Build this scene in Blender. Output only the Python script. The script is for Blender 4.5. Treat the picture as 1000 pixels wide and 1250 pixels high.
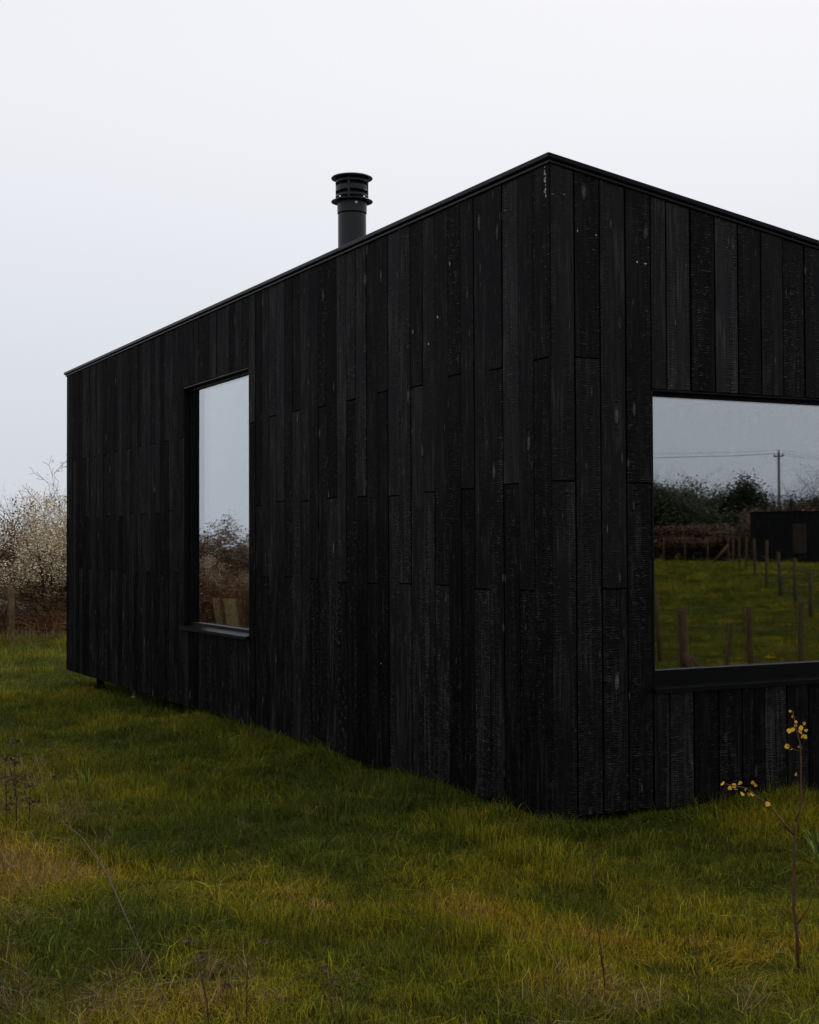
import bpy, math, random
from mathutils import Vector, Matrix, noise

# ------------------------------------------------------------------ scene, camera, sky, sun, exposure
scene = bpy.context.scene
for o in list(bpy.data.objects):
    bpy.data.objects.remove(o, do_unlink=True)
COL = scene.collection
FPX, CX, CY = 1736.1, 500.0, 625.0           # photo pixels (1000 x 1250), 50 mm on a 36 mm high frame
YAW, PITCH, ROLL = math.radians(27.3), math.atan(42.4 / FPX), 0.0042
CAMZ, Z0 = 1.40, 7.34                         # camera height over the foot of the cladding, depth of near corner
sy, cy = math.sin(YAW), math.cos(YAW)
fwd_h, right_h = Vector((sy, cy, 0)), Vector((cy, -sy, 0))
CAM = -(fwd_h * Z0 + right_h * (0.1005 * Z0)); CAM.z = CAMZ
fwd = (fwd_h * math.cos(PITCH) + Vector((0, 0, math.sin(PITCH)))).normalized()
up0 = right_h.cross(fwd)
rgt = (right_h * math.cos(ROLL) - up0 * math.sin(ROLL)).normalized()
rgt = (right_h * math.cos(ROLL) + up0 * -math.sin(ROLL)).normalized()
upv = rgt.cross(fwd).normalized()
cam_data = bpy.data.cameras.new('camera')
cam_data.sensor_fit = 'VERTICAL'; cam_data.sensor_height = 36.0; cam_data.lens = 50.0
cam_data.clip_start = 0.1; cam_data.clip_end = 3000
cam = bpy.data.objects.new('camera', cam_data); COL.objects.link(cam)
cam.matrix_world = Matrix(((rgt.x, upv.x, -fwd.x, CAM.x), (rgt.y, upv.y, -fwd.y, CAM.y), (rgt.z, upv.z, -fwd.z, CAM.z), (0, 0, 0, 1)))
scene.camera = cam
scene.render.resolution_x, scene.render.resolution_y = 819, 1024

SUN_EL, SUN_AZ = math.radians(44), math.radians(42)
world = bpy.data.worlds.new('World'); scene.world = world; world.use_nodes = True
wn, wl = world.node_tree.nodes, world.node_tree.links
wn.clear()
w_out = wn.new('ShaderNodeOutputWorld'); w_bg = wn.new('ShaderNodeBackground'); w_bg.inputs['Strength'].default_value = 0.1
w_sky = wn.new('ShaderNodeTexSky'); w_sky.sky_type = 'NISHITA'; w_sky.sun_disc = False
w_sky.sun_elevation = SUN_EL; w_sky.sun_rotation = SUN_AZ; w_sky.dust_density = 4.0
w_tc = wn.new('ShaderNodeTexCoord'); w_sep = wn.new('ShaderNodeSeparateXYZ')
w_ramp = wn.new('ShaderNodeMapRange'); w_ramp.inputs[1].default_value = 0.0; w_ramp.inputs[2].default_value = 0.35
w_ramp.interpolation_type = 'SMOOTHSTEP'
w_cloud = wn.new('ShaderNodeTexNoise'); w_cloud.inputs['Scale'].default_value = 1.6; w_cloud.inputs['Detail'].default_value = 3
w_add = wn.new('ShaderNodeMath'); w_add.operation = 'MULTIPLY_ADD'; w_add.inputs[1].default_value = 0.16; w_add.inputs[2].default_value = -0.08
w_sum = wn.new('ShaderNodeMath'); w_sum.operation = 'ADD'; w_sum.use_clamp = True
w_mix = wn.new('ShaderNodeMix'); w_mix.data_type = 'RGBA'
w_mix.inputs[6].default_value = (6.5, 6.95, 7.65, 1); w_mix.inputs[7].default_value = (8.75, 8.85, 9.3, 1)   # overcast: cloud base at horizon / overhead
w_over = wn.new('ShaderNodeMix'); w_over.data_type = 'RGBA'; w_over.inputs[0].default_value = 0.94
wl.new(w_tc.outputs['Generated'], w_sep.inputs[0]); wl.new(w_tc.outputs['Generated'], w_cloud.inputs['Vector'])
wl.new(w_sep.outputs['Z'], w_ramp.inputs[0]); wl.new(w_cloud.outputs['Fac'], w_add.inputs[0])
wl.new(w_ramp.outputs[0], w_sum.inputs[0]); wl.new(w_add.outputs[0], w_sum.inputs[1])
wl.new(w_sum.outputs[0], w_mix.inputs[0])
wl.new(w_sky.outputs['Color'], w_over.inputs[6]); wl.new(w_mix.outputs[2], w_over.inputs[7])
wl.new(w_over.outputs[2], w_bg.inputs['Color']); wl.new(w_bg.outputs[0], w_out.inputs['Surface'])

sun_d = bpy.data.lights.new('sun', 'SUN'); sun_d.energy = 1.5; sun_d.angle = math.radians(32); sun_d.color = (1.0, 0.96, 0.9)
sun = bpy.data.objects.new('sun', sun_d); COL.objects.link(sun)
sd = Vector((math.sin(SUN_AZ) * math.cos(SUN_EL), math.cos(SUN_AZ) * math.cos(SUN_EL), math.sin(SUN_EL)))
sun.rotation_euler = sd.to_track_quat('Z', 'Y').to_euler(); sun.location = (0, 0, 30)
scene.view_settings.view_transform = 'Standard'; scene.view_settings.look = 'None'
scene.view_settings.exposure = 0.0; scene.view_settings.gamma = 1.0; scene.view_settings.use_curve_mapping = False
scene.render.engine = 'CYCLES'
scene.cycles.transparent_max_bounces = 16
scene.cycles.max_bounces = 7; scene.cycles.diffuse_bounces = 3; scene.cycles.glossy_bounces = 4; scene.cycles.transmission_bounces = 4

# ------------------------------------------------------------------ pixel helpers (a pixel is only a direction)
def ray(px, py):
    return fwd + rgt * ((px - CX) / FPX) + upv * ((CY - py) / FPX)
def on_x(px, py, x=0.0):
    d = ray(px, py); return CAM + d * ((x - CAM.x) / d.x)
def on_y(px, py, y=0.0):
    d = ray(px, py); return CAM + d * ((y - CAM.y) / d.y)
def on_z(px, py, z=-0.1):
    d = ray(px, py); return CAM + d * ((z - CAM.z) / d.z)
def at_depth(px, py, Z):
    return CAM + ray(px, py) * Z
def mirrored(px, py, Z):          # a thing seen in the gable window: real place is across the wall y = 0
    p = at_depth(px, py, Z); return Vector((p.x, -p.y, p.z))
def sstep(a, b, v):
    t = max(0.0, min(1.0, (v - a) / (b - a))); return t * t * (3 - 2 * t)
def gz(x, y):
    z = -0.075 - 0.14 * sstep(4.5, 8.5, y) - 0.035 * sstep(-0.5, -3, y)
    z += 0.050 * noise.noise(Vector((x * 0.55, y * 0.55, 3.1))) + 0.034 * noise.noise(Vector((x * 1.7, y * 1.7, 7.7))) + (0.016 * noise.noise(Vector((x * 4.6, y * 4.6, 1.7))) if abs(x) < 30 and abs(y) < 30 else 0)
    z += 0.5 * sstep(-18, -42, y) if y < -18 else 0
    z += 0.12 * sstep(16, 22, y)
    return z
def ground_px(px, py):
    p = on_z(px, py)
    for _ in range(4): p = on_z(px, py, gz(p.x, p.y))
    return p

# ------------------------------------------------------------------ materials
def mat(name):
    m = bpy.data.materials.new(name); m.use_nodes = True
    nt = m.node_tree; b = nt.nodes['Principled BSDF']
    return m, nt, b
def nd(nt, typ, **kw):
    n = nt.nodes.new(typ)
    for k, v in kw.items():
        if k.startswith('i_'):
            key = k[2:]; key = int(key) if key.isdigit() else key.replace('_', ' ')
            n.inputs[key].default_value = v
        else: setattr(n, k, v)
    return n
def lk(nt, a, b): nt.links.new(a, b)
def mth(nt, op, a, b=None, c=None, clamp=False):
    n = nt.nodes.new('ShaderNodeMath'); n.operation = op; n.use_clamp = clamp
    for i, v in enumerate((a, b, c)):
        if v is None: continue
        if isinstance(v, (int, float)): n.inputs[i].default_value = v
        else: nt.links.new(v, n.inputs[i])
    return n.outputs[0]
def mixc(nt, fac, a, b, blend='MIX'):
    n = nt.nodes.new('ShaderNodeMix'); n.data_type = 'RGBA'; n.blend_type = blend
    for i, v in ((0, fac), (6, a), (7, b)):
        if isinstance(v, tuple): n.inputs[i].default_value = v if len(v) == 4 else v + (1,)
        elif isinstance(v, (int, float)): n.inputs[i].default_value = v
        else: nt.links.new(v, n.inputs[i])
    return n.outputs[2]
def mapr(nt, v, a, b, c, d):
    n = nt.nodes.new('ShaderNodeMapRange'); nt.links.new(v, n.inputs[0])
    for i, q in enumerate((a, b, c, d)): n.inputs[i + 1].default_value = q
    return n.outputs[0]
def noisetex(nt, vec, scale=1.0, detail=2.0, rough=0.5, dist=0.0):
    n = nt.nodes.new('ShaderNodeTexNoise'); n.inputs['Scale'].default_value = scale
    n.inputs['Detail'].default_value = detail; n.inputs['Roughness'].default_value = rough; n.inputs['Distortion'].default_value = dist
    if vec is not None: nt.links.new(vec, n.inputs['Vector'])
    return n.outputs['Fac']
def comb(nt, x, y, z):
    n = nt.nodes.new('ShaderNodeCombineXYZ')
    for i, v in enumerate((x, y, z)):
        if isinstance(v, (int, float)): n.inputs[i].default_value = v
        else: nt.links.new(v, n.inputs[i])
    return n.outputs[0]
def simple(name, color, rough=0.6, metallic=0.0, var=0.25, scale=8.0, spec=0.5, bump=0.0, bscale=60.0):
    m, nt, b = mat(name)
    g = nd(nt, 'ShaderNodeNewGeometry')
    n = noisetex(nt, g.outputs['Position'], scale, 4, 0.6)
    f = mapr(nt, n, 0.3, 0.7, 1 - var, 1 + var)
    c = nd(nt, 'ShaderNodeVectorMath', operation='SCALE'); c.inputs[0].default_value = color
    lk(nt, f, c.inputs['Scale']); lk(nt, c.outputs[0], b.inputs['Base Color'])
    b.inputs['Roughness'].default_value = rough; b.inputs['Metallic'].default_value = metallic
    b.inputs['Specular IOR Level'].default_value = spec
    if bump:
        bp = nd(nt, 'ShaderNodeBump', i_Strength=bump, i_Distance=0.004)
        lk(nt, noisetex(nt, g.outputs['Position'], bscale, 4, 0.6), bp.inputs['Height']); lk(nt, bp.outputs[0], b.inputs['Normal'])
    return m

def charred():
    m, nt, b = mat('charred_timber')
    g = nd(nt, 'ShaderNodeNewGeometry'); oi = nd(nt, 'ShaderNodeObjectInfo')
    sp = nd(nt, 'ShaderNodeSeparateXYZ'); lk(nt, g.outputs['Position'], sp.inputs[0])
    r = oi.outputs['Random']
    r2 = mth(nt, 'FRACT', mth(nt, 'MULTIPLY', r, 17.37)); r3 = mth(nt, 'FRACT', mth(nt, 'MULTIPLY', r, 53.71))
    u = mth(nt, 'ADD', sp.outputs['X'], sp.outputs['Y']); z = sp.outputs['Z']
    off = mth(nt, 'MULTIPLY', r, 91.0)
    # cross-grain char ripples
    v1 = comb(nt, mth(nt, 'ADD', mth(nt, 'MULTIPLY', u, 11.0), off), mth(nt, 'MULTIPLY', z, 27.0), off)
    wv = nd(nt, 'ShaderNodeTexWave', wave_type='BANDS', bands_direction='Y', wave_profile='SIN', i_Scale=1.0, i_Distortion=7.5, i_Detail=2.0, i_Detail_Scale=1.7, i_Detail_Roughness=0.55)
    lk(nt, v1, wv.inputs['Vector'])
    brk_ = mapr(nt, noisetex(nt, comb(nt, mth(nt, 'MULTIPLY', u, 30.0), mth(nt, 'MULTIPLY', z, 40.0), off), 1.0, 2.0, 0.5), 0.40, 0.64, 0.0, 1.0)
    rip = mth(nt, 'MULTIPLY', wv.outputs['Fac'], brk_)
    v1b = comb(nt, mth(nt, 'MULTIPLY', u, 15.0), mth(nt, 'MULTIPLY', z, 50.0), mth(nt, 'ADD', off, 7.0))
    n1b = noisetex(nt, v1b, 1.0, 2.0, 0.5, 0.6)
    # where on the board the char is deep
    v2 = comb(nt, mth(nt, 'MULTIPLY', u, 14.0), mth(nt, 'MULTIPLY', z, 1.3), off)
    deep = mapr(nt, noisetex(nt, v2, 1.0, 2.0, 0.5), 0.38, 0.64, 0.05, 1.0)
    amt = mth(nt, 'MULTIPLY', deep, mapr(nt, r2, 0.0, 1.0, 0.25, 1.0))
    # grain lines
    v3 = comb(nt, mth(nt, 'MULTIPLY', u, 190.0), mth(nt, 'MULTIPLY', z, 5.0), off)
    grain = noisetex(nt, v3, 1.0, 3.0, 0.6, 0.3)
    # knots
    v4 = comb(nt, mth(nt, 'MULTIPLY', u, 6.5), mth(nt, 'MULTIPLY', z, 2.1), off)
    vo = nd(nt, 'ShaderNodeTexVoronoi', feature='F1'); vo.inputs['Scale'].default_value = 1.0; vo.inputs['Randomness'].default_value = 1.0
    lk(nt, v4, vo.inputs['Vector'])
    wob = mth(nt, 'MULTIPLY', noisetex(nt, comb(nt, mth(nt, 'MULTIPLY', u, 60.0), mth(nt, 'MULTIPLY', z, 30.0), off), 1.0, 3, 0.6), 0.12)
    kd = mth(nt, 'ADD', vo.outputs['Distance'], wob)
    vcs = nd(nt, 'ShaderNodeSeparateColor'); lk(nt, vo.outputs['Color'], vcs.inputs[0])
    has = mth(nt, 'GREATER_THAN', vcs.outputs[0], 0.34)
    knot = mth(nt, 'MULTIPLY', mapr(nt, kd, 0.17, 0.09, 0.0, 1.0), has)
    ring = mth(nt, 'MULTIPLY', mth(nt, 'SINE', mth(nt, 'MULTIPLY', kd, 90.0)), mapr(nt, kd, 0.34, 0.08, 0.0, 1.0))
    # colour: soot black, thin grey ash where the char was brushed away, some sheen put into the grey
    v5 = comb(nt, mth(nt, 'MULTIPLY', u, 44.0), mth(nt, 'MULTIPLY', z, 1.5), off)
    stripe = mapr(nt, noisetex(nt, v5, 1.0, 3.0, 0.6, 1.2), 0.44, 0.70, 0.0, 1.0)
    v5b = comb(nt, mth(nt, 'MULTIPLY', u, 9.0), mth(nt, 'MULTIPLY', z, 2.6), mth(nt, 'ADD', off, 3.0))
    patch = mapr(nt, noisetex(nt, v5b, 1.0, 3.0, 0.6, 0.8), 0.40, 0.68, 0.05, 1.0)
    ash = mth(nt, 'MULTIPLY', stripe, patch)
    base = mixc(nt, r3, (0.0024, 0.0023, 0.0024), (0.0056, 0.0053, 0.0054))
    base = mixc(nt, mth(nt, 'MULTIPLY', ash, mapr(nt, r3, 0, 1, 0.25, 1.0)), base, (0.056, 0.053, 0.0525))
    crest = mth(nt, 'MULTIPLY', mapr(nt, rip, 0.45, 1.0, 0.0, 1.0), amt)
    # small pale flecks drawn out along the grain
    v6 = comb(nt, mth(nt, 'MULTIPLY', u, 52.0), mth(nt, 'MULTIPLY', z, 8.0), off)
    vf = nd(nt, 'ShaderNodeTexVoronoi', feature='F1'); vf.inputs['Scale'].default_value = 1.0; lk(nt, v6, vf.inputs['Vector'])
    vfs = nd(nt, 'ShaderNodeSeparateColor'); lk(nt, vf.outputs['Color'], vfs.inputs[0])
    fleck = mth(nt, 'MULTIPLY', mapr(nt, mth(nt, 'ADD', vf.outputs['Distance'], wob), 0.30, 0.14, 0.0, 1.0), mth(nt, 'GREATER_THAN', vfs.outputs[0], 0.86))
    fleck = mth(nt, 'MULTIPLY', fleck, vfs.outputs[1])
    base = mixc(nt, mth(nt, 'MULTIPLY', crest, 0.9), base, (0.022, 0.021, 0.0208))  # rubbed grey crests, with ridge highlights put into the colour
    base = mixc(nt, mth(nt, 'MULTIPLY', fleck, 0.75), base, (0.12, 0.112, 0.105))
    base = mixc(nt, mth(nt, 'MULTIPLY', knot, 0.7), base, (0.13, 0.122, 0.115))
    nt.nodes.remove(b)
    h = mth(nt, 'MULTIPLY', mth(nt, 'ADD', rip, mth(nt, 'MULTIPLY', n1b, 0.9)), amt)
    h = mth(nt, 'ADD', h, mth(nt, 'MULTIPLY', grain, 0.22))
    h = mth(nt, 'ADD', h, mth(nt, 'MULTIPLY', ring, 0.5))
    bp = nd(nt, 'ShaderNodeBump', i_Strength=1.0, i_Distance=0.0055)
    lk(nt, h, bp.inputs['Height'])
    df = nd(nt, 'ShaderNodeBsdfDiffuse'); lk(nt, base, df.inputs['Color']); lk(nt, bp.outputs[0], df.inputs['Normal'])
    gl = nd(nt, 'ShaderNodeBsdfGlossy'); gl.inputs['Color'].default_value = (0.97, 0.97, 1.0, 1)
    lk(nt, mapr(nt, r, 0, 1, 0.28, 0.42), gl.inputs['Roughness']); bp2 = nd(nt, 'ShaderNodeBump', i_Strength=0.55, i_Distance=0.0055); lk(nt, h, bp2.inputs['Height'])
    lk(nt, bp2.outputs[0], gl.inputs['Normal'])
    mx = nd(nt, 'ShaderNodeMixShader'); lk(nt, mth(nt, 'ADD', mth(nt, 'MULTIPLY', crest, 0.038), mapr(nt, r3, 0, 1, 0.006, 0.013)), mx.inputs[0])
    lk(nt, df.outputs[0], mx.inputs[1]); lk(nt, gl.outputs[0], mx.inputs[2]); lk(nt, mx.outputs[0], nt.nodes['Material Output'].inputs['Surface'])
    return m
M_CHAR = charred()
M_TRIM = simple('black_coated_metal', (0.0026, 0.0027, 0.0030), 0.38, 0.0, 0.2, 6, 0.09)
M_FLASH = simple('skylit_flashing_metal', (0.007, 0.007, 0.0075), 0.42, 0.0, 0.3, 20, 0.2)  # trim metal with the drip edge's sky light put into a lighter colour
M_FLUE = simple('flue_enamel', (0.0075, 0.009, 0.0115), 0.42, 0.0, 0.2, 10, 0.3)
M_CORE = simple('black_membrane', (0.004, 0.004, 0.004), 0.9, 0, 0.2, 5, 0.1)
M_ROOM = simple('dark_interior_lining', (0.030, 0.024, 0.018), 0.8, 0, 0.2, 3, 0.2)
M_BARE = simple('chipped_bare_wood', (0.40, 0.37, 0.33), 0.8, 0, 0.3, 60, 0.2)
M_STEEL = simple('galvanised_steel', (0.34, 0.35, 0.36), 0.4, 0.8, 0.3, 40, 0.5)
M_PALEWOOD = simple('pale_wood', (0.86, 0.66, 0.30), 0.55, 0, 0.22, 20, 0.3)
M_PALEGREY = simple('pale_grey_wood', (0.75, 0.70, 0.58), 0.55, 0, 0.15, 20, 0.3)

def glass():
    m, nt, b = mat('coated_glass'); nt.nodes.remove(b)
    out = nt.nodes['Material Output']
    lw = nd(nt, 'ShaderNodeLayerWeight'); lw.inputs['Blend'].default_value = 0.5
    fac = mth(nt, 'ADD', mth(nt, 'MULTIPLY', mth(nt, 'POWER', lw.outputs['Facing'], 3.0), 0.85), 0.28, clamp=True)
    gl = nd(nt, 'ShaderNodeBsdfGlossy'); gl.inputs['Roughness'].default_value = 0.012; gl.inputs['Color'].default_value = (0.94, 0.97, 1.0, 1)
    tr = nd(nt, 'ShaderNodeBsdfTransparent'); tr.inputs['Color'].default_value = (0.93, 0.95, 0.95, 1)
    g = nd(nt, 'ShaderNodeNewGeometry')
    bp = nd(nt, 'ShaderNodeBump', i_Strength=0.02, i_Distance=0.01)
    lk(nt, noisetex(nt, g.outputs['Position'], 1.6, 1, 0.4), bp.inputs['Height']); lk(nt, bp.outputs[0], gl.inputs['Normal'])
    mx = nd(nt, 'ShaderNodeMixShader'); lk(nt, fac, mx.inputs[0]); lk(nt, tr.outputs[0], mx.inputs[1]); lk(nt, gl.outputs[0], mx.inputs[2])
    lk(nt, mx.outputs[0], out.inputs['Surface'])
    return m
M_GLASS = glass()

def foliage(name, ramp, rough=0.55, transl=0.25, attr='dry', spread=0.35, spec=0.25):
    """colour from an instance attribute plus per-blade tone; ramp = [(pos, rgb)]"""
    m, nt, b = mat(name); out = nt.nodes['Material Output']
    tone = nd(nt, 'ShaderNodeAttribute', attribute_name='tone', attribute_type='GEOMETRY')
    if attr:
        a = nd(nt, 'ShaderNodeAttribute', attribute_name=attr, attribute_type='INSTANCER').outputs['Fac']
    else:
        a = 0.5
    v = mth(nt, 'ADD', a, mth(nt, 'MULTIPLY', mth(nt, 'SUBTRACT', tone.outputs['Fac'], 0.5), spread), clamp=True)
    cr = nd(nt, 'ShaderNodeValToRGB')
    els = cr.color_ramp.elements
    while len(els) < len(ramp): els.new(0.5)
    for e, (p, c) in zip(els, ramp): e.position = p; e.color = c + (1,)
    lk(nt, v, cr.inputs[0])
    br = mapr(nt, mth(nt, 'FRACT', mth(nt, 'MULTIPLY', tone.outputs['Fac'], 7.31)), 0, 1, 0.25, 1.9)
    c = nd(nt, 'ShaderNodeVectorMath', operation='SCALE'); lk(nt, cr.outputs[0], c.inputs[0]); lk(nt, br, c.inputs['Scale'])
    lk(nt, c.outputs[0], b.inputs['Base Color']); b.inputs['Roughness'].default_value = rough; b.inputs['Specular IOR Level'].default_value = spec
    t = nd(nt, 'ShaderNodeBsdfTranslucent'); lk(nt, c.outputs[0], t.inputs['Color'])
    mx = nd(nt, 'ShaderNodeMixShader', i_0=transl); lk(nt, b.outputs[0], mx.inputs[1]); lk(nt, t.outputs[0], mx.inputs[2])
    lk(nt, mx.outputs[0], out.inputs['Surface'])
    return m
M_GRASS = foliage('lawn_grass', [(0.0, (0.056, 0.073, 0.008)), (0.35, (0.138, 0.143, 0.011)), (0.62, (0.258, 0.212, 0.009)), (0.82, (0.325, 0.200, 0.010)), (1.0, (0.36, 0.24, 0.08))], rough=0.65, transl=0.35, spec=0.12)
M_STRAW = foliage('dry_straw', [(0.0, (0.06, 0.055, 0.014)), (0.4, (0.15, 0.095, 0.032)), (0.75, (0.24, 0.16, 0.07)), (1.0, (0.32, 0.23, 0.12))], transl=0.15)
M_BRACKEN = foliage('dead_bracken', [(0.0, (0.06, 0.028, 0.013)), (0.4, (0.19, 0.078, 0.028)), (0.75, (0.31, 0.145, 0.052)), (1.0, (0.42, 0.28, 0.14))], transl=0.1)
M_BLOSSOM = foliage('blossom', [(0.0, (0.24, 0.165, 0.08)), (0.5, (0.50, 0.40, 0.25)), (1.0, (0.70, 0.62, 0.46))], transl=0.25, attr=None, spread=1.0)
M_EVERGREEN = foliage('evergreen_leaf', [(0.0, (0.012, 0.018, 0.008)), (0.5, (0.026, 0.036, 0.012)), (1.0, (0.06, 0.06, 0.02))], transl=0.15, attr=None, spread=1.0)
M_BROWNLEAF = foliage('brown_leaf', [(0.0, (0.045, 0.024, 0.013)), (0.5, (0.105, 0.056, 0.027)), (1.0, (0.20, 0.12, 0.06))], transl=0.15, attr=None, spread=1.0)
M_YELLOW = foliage('yellow_leaf', [(0.0, (0.34, 0.20, 0.012)), (0.6, (0.46, 0.30, 0.018)), (1.0, (0.40, 0.19, 0.02))], transl=0.3, attr=None, spread=1.0)
M_GREENLEAF = foliage('green_leaf', [(0.0, (0.07, 0.11, 0.012)), (1.0, (0.16, 0.20, 0.03))], transl=0.3, attr=None, spread=1.0)
M_STRAW1 = foliage('single_straw', [(0.0, (0.16, 0.105, 0.04)), (0.5, (0.24, 0.165, 0.07)), (1.0, (0.32, 0.23, 0.12))], transl=0.1, attr=None)
M_HEAD = foliage('seed_head', [(0.0, (0.040, 0.022, 0.008)), (0.5, (0.075, 0.038, 0.013)), (1.0, (0.14, 0.072, 0.024))], transl=0.1, attr=None, spread=1.0)
M_BARK = simple('twig_bark', (0.050, 0.033, 0.022), 0.85, 0, 0.4, 12, 0.2)
M_GREYBARK = simple('grey_twig_bark', (0.095, 0.085, 0.078), 0.85, 0, 0.3, 3, 0.2)
M_STEM = simple('reddish_stem', (0.075, 0.030, 0.018), 0.6, 0, 0.35, 40, 0.3)
M_DEADSTEM = simple('dead_brown_stem', (0.060, 0.034, 0.020), 0.75, 0, 0.4, 50, 0.2)
M_POST = simple('fence_post_wood', (0.115, 0.072, 0.036), 0.85, 0, 0.4, 14, 0.2, 0.5, 40)
M_NEWPOST = simple('orange_brown_post', (0.080, 0.046, 0.022), 0.85, 0, 0.35, 10, 0.2)
M_POLE = simple('grey_pole_wood', (0.13, 0.12, 0.11), 0.85, 0, 0.2, 6, 0.2)
M_WIRE = simple('fence_wire', (0.11, 0.10, 0.09), 0.6, 0.3, 0.1, 6, 0.4)

M_DIMWINDOW = simple('dim_window_brown', (0.035, 0.024, 0.016), 0.7, 0, 0.3, 5, 0.2)  # far cabin's window, its dim glass put into a flat brown colour
def ground_material():
    m, nt, b = mat('turf_soil')
    g = nd(nt, 'ShaderNodeNewGeometry'); P = g.outputs['Position']
    n1 = noisetex(nt, P, 0.35, 4, 0.6); n2 = noisetex(nt, P, 9.0, 5, 0.7); n3 = noisetex(nt, P, 60.0, 3, 0.7)
    c = mixc(nt, mapr(nt, n1, 0.35, 0.65, 0, 1), (0.034, 0.042, 0.006), (0.066, 0.062, 0.009))
    c = mixc(nt, mapr(nt, n2, 0.35, 0.70, 0, 1), c, (0.050, 0.049, 0.008))
    c = mixc(nt, mapr(nt, n3, 0.40, 0.75, 0, 0.7), c, (0.020, 0.017, 0.008))
    lk(nt, c, b.inputs['Base Color']); b.inputs['Roughness'].default_value = 1.0; b.inputs['Specular IOR Level'].default_value = 0.0
    bp = nd(nt, 'ShaderNodeBump', i_Strength=0.9, i_Distance=0.04)
    lk(nt, mth(nt, 'ADD', n2, mth(nt, 'MULTIPLY', n3, 0.5)), bp.inputs['Height']); lk(nt, bp.outputs[0], b.inputs['Normal'])
    return m
M_GROUND = ground_material()

# ------------------------------------------------------------------ mesh helpers
class MB:
    def __init__(s): s.v, s.f, s.tone = [], [], []
    def quad(s, a, b, c, d): n = len(s.v); s.v += [a, b, c, d]; s.f.append((n, n + 1, n + 2, n + 3))
    def hexa(s, p):           # p: 8 points, bottom ring 0-3, top ring 4-7
        n = len(s.v); s.v += [tuple(q) for q in p]
        for f in ((3, 2, 1, 0), (4, 5, 6, 7), (0, 1, 5, 4), (1, 2, 6, 5), (2, 3, 7, 6), (3, 0, 4, 7)): s.f.append(tuple(n + i for i in f))
    def box(s, x0, x1, y0, y1, z0, z1):
        s.hexa([(x0, y0, z0), (x1, y0, z0), (x1, y1, z0), (x0, y1, z0), (x0, y0, z1), (x1, y0, z1), (x1, y1, z1), (x0, y1, z1)])
    def tube(s, pts, rad, n=6, cap=True):
        rings = []
        pts = [Vector(p) for p in pts]
        for i, p in enumerate(pts):
            d = (pts[min(i + 1, len(pts) - 1)] - pts[max(i - 1, 0)])
            d = d.normalized() if d.length > 1e-9 else Vector((0, 0, 1))
            a = d.cross(Vector((0.31, 0.95, 0.05))); a = a.normalized() if a.length > 1e-4 else d.orthogonal().normalized()
            b = d.cross(a); r = rad[i] if isinstance(rad, (list, tuple)) else rad
            st = len(s.v)
            for k in range(n):
                t = 2 * math.pi * k / n; s.v.append(tuple(p + a * (r * math.cos(t)) + b * (r * math.sin(t))))
            rings.append(st)
        for q, w in zip(rings, rings[1:]):
            for k in range(n): s.f.append((q + k, q + (k + 1) % n, w + (k + 1) % n, w + k))
        if cap:
            s.f.append(tuple(rings[0] + k for k in reversed(range(n)))); s.f.append(tuple(rings[-1] + k for k in range(n)))
    def lathe(s, prof, n=32, c=(0, 0, 0)):
        st = []
        for r, z in prof:
            st.append(len(s.v))
            for k in range(n):
                t = 2 * math.pi * k / n; s.v.append((c[0] + r * math.cos(t), c[1] + r * math.sin(t), c[2] + z))
        for q, w in zip(st, st[1:]):
            for k in range(n): s.f.append((q + k, q + (k + 1) % n, w + (k + 1) % n, w + k))
    def mesh(s, name, m, smooth=False):
        me = bpy.data.meshes.new(name); me.from_pydata(s.v, [], s.f); me.update()
        if s.tone:
            at = me.attributes.new('tone', 'FLOAT', 'FACE')
            at.data.foreach_set('value', s.tone)
        me.materials.append(m)
        if smooth: me.polygons.foreach_set('use_smooth', [True] * len(me.polygons))
        return me
    def obj(s, name, m, parent=None, smooth=False):
        return link(name, s.mesh(name, m, smooth), parent)
def link(name, me, parent=None):
    o = bpy.data.objects.new(name, me); COL.objects.link(o)
    if parent:
        o.parent = parent
        o.matrix_parent_inverse = WM(parent).inverted()
    return o
def WM(o):
    m = o.matrix_basis.copy()
    return WM(o.parent) @ o.matrix_parent_inverse @ m if o.parent else m
def empty(name, loc=(0, 0, 0)):
    o = bpy.data.objects.new(name, None); COL.objects.link(o); o.location = loc; o.empty_display_size = 0.2
    return o
def tag(o, label, cat, group=None, kind=None):
    o['label'] = label; o['category'] = cat
    if group: o['group'] = group
    if kind: o['kind'] = kind
    return o
def copy_tree(o, parent=None):
    c = o.copy(); COL.objects.link(c)
    if parent: c.parent = parent
    for ch in list(o.children): copy_tree(ch, c)
    return c

# ------------------------------------------------------------------ ground
def build_ground():
    def axis(c0, c1, lo, hi, fine):
        a = []; v = c0
        while v <= c1: a.append(v); v += fine
        st = fine; v = c0; left = []
        while v > lo: st *= 1.25; v -= st; left.append(v)
        st = fine; v = a[-1]; right = []
        while v < hi: st *= 1.25; v += st; right.append(v)
        return left[::-1] + a + right
    xs = axis(-9, 6, -900, 900, 0.16); ys = axis(-8, 20, -900, 900, 0.16)
    v = [(x, y, gz(x, y)) for y in ys for x in xs]; n = len(xs)
    f = [(j * n + i, j * n + i + 1, (j + 1) * n + i + 1, (j + 1) * n + i) for j in range(len(ys) - 1) for i in range(n - 1)]
    me = bpy.data.meshes.new('ground'); me.from_pydata(v, [], f); me.update(); me.materials.append(M_GROUND)
    me.polygons.foreach_set('use_smooth', [True] * len(me.polygons))
    o = link('ground', me); o['kind'] = 'structure'; o['label'] = 'uneven grassy field under and around the black cabin'
build_ground()

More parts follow.
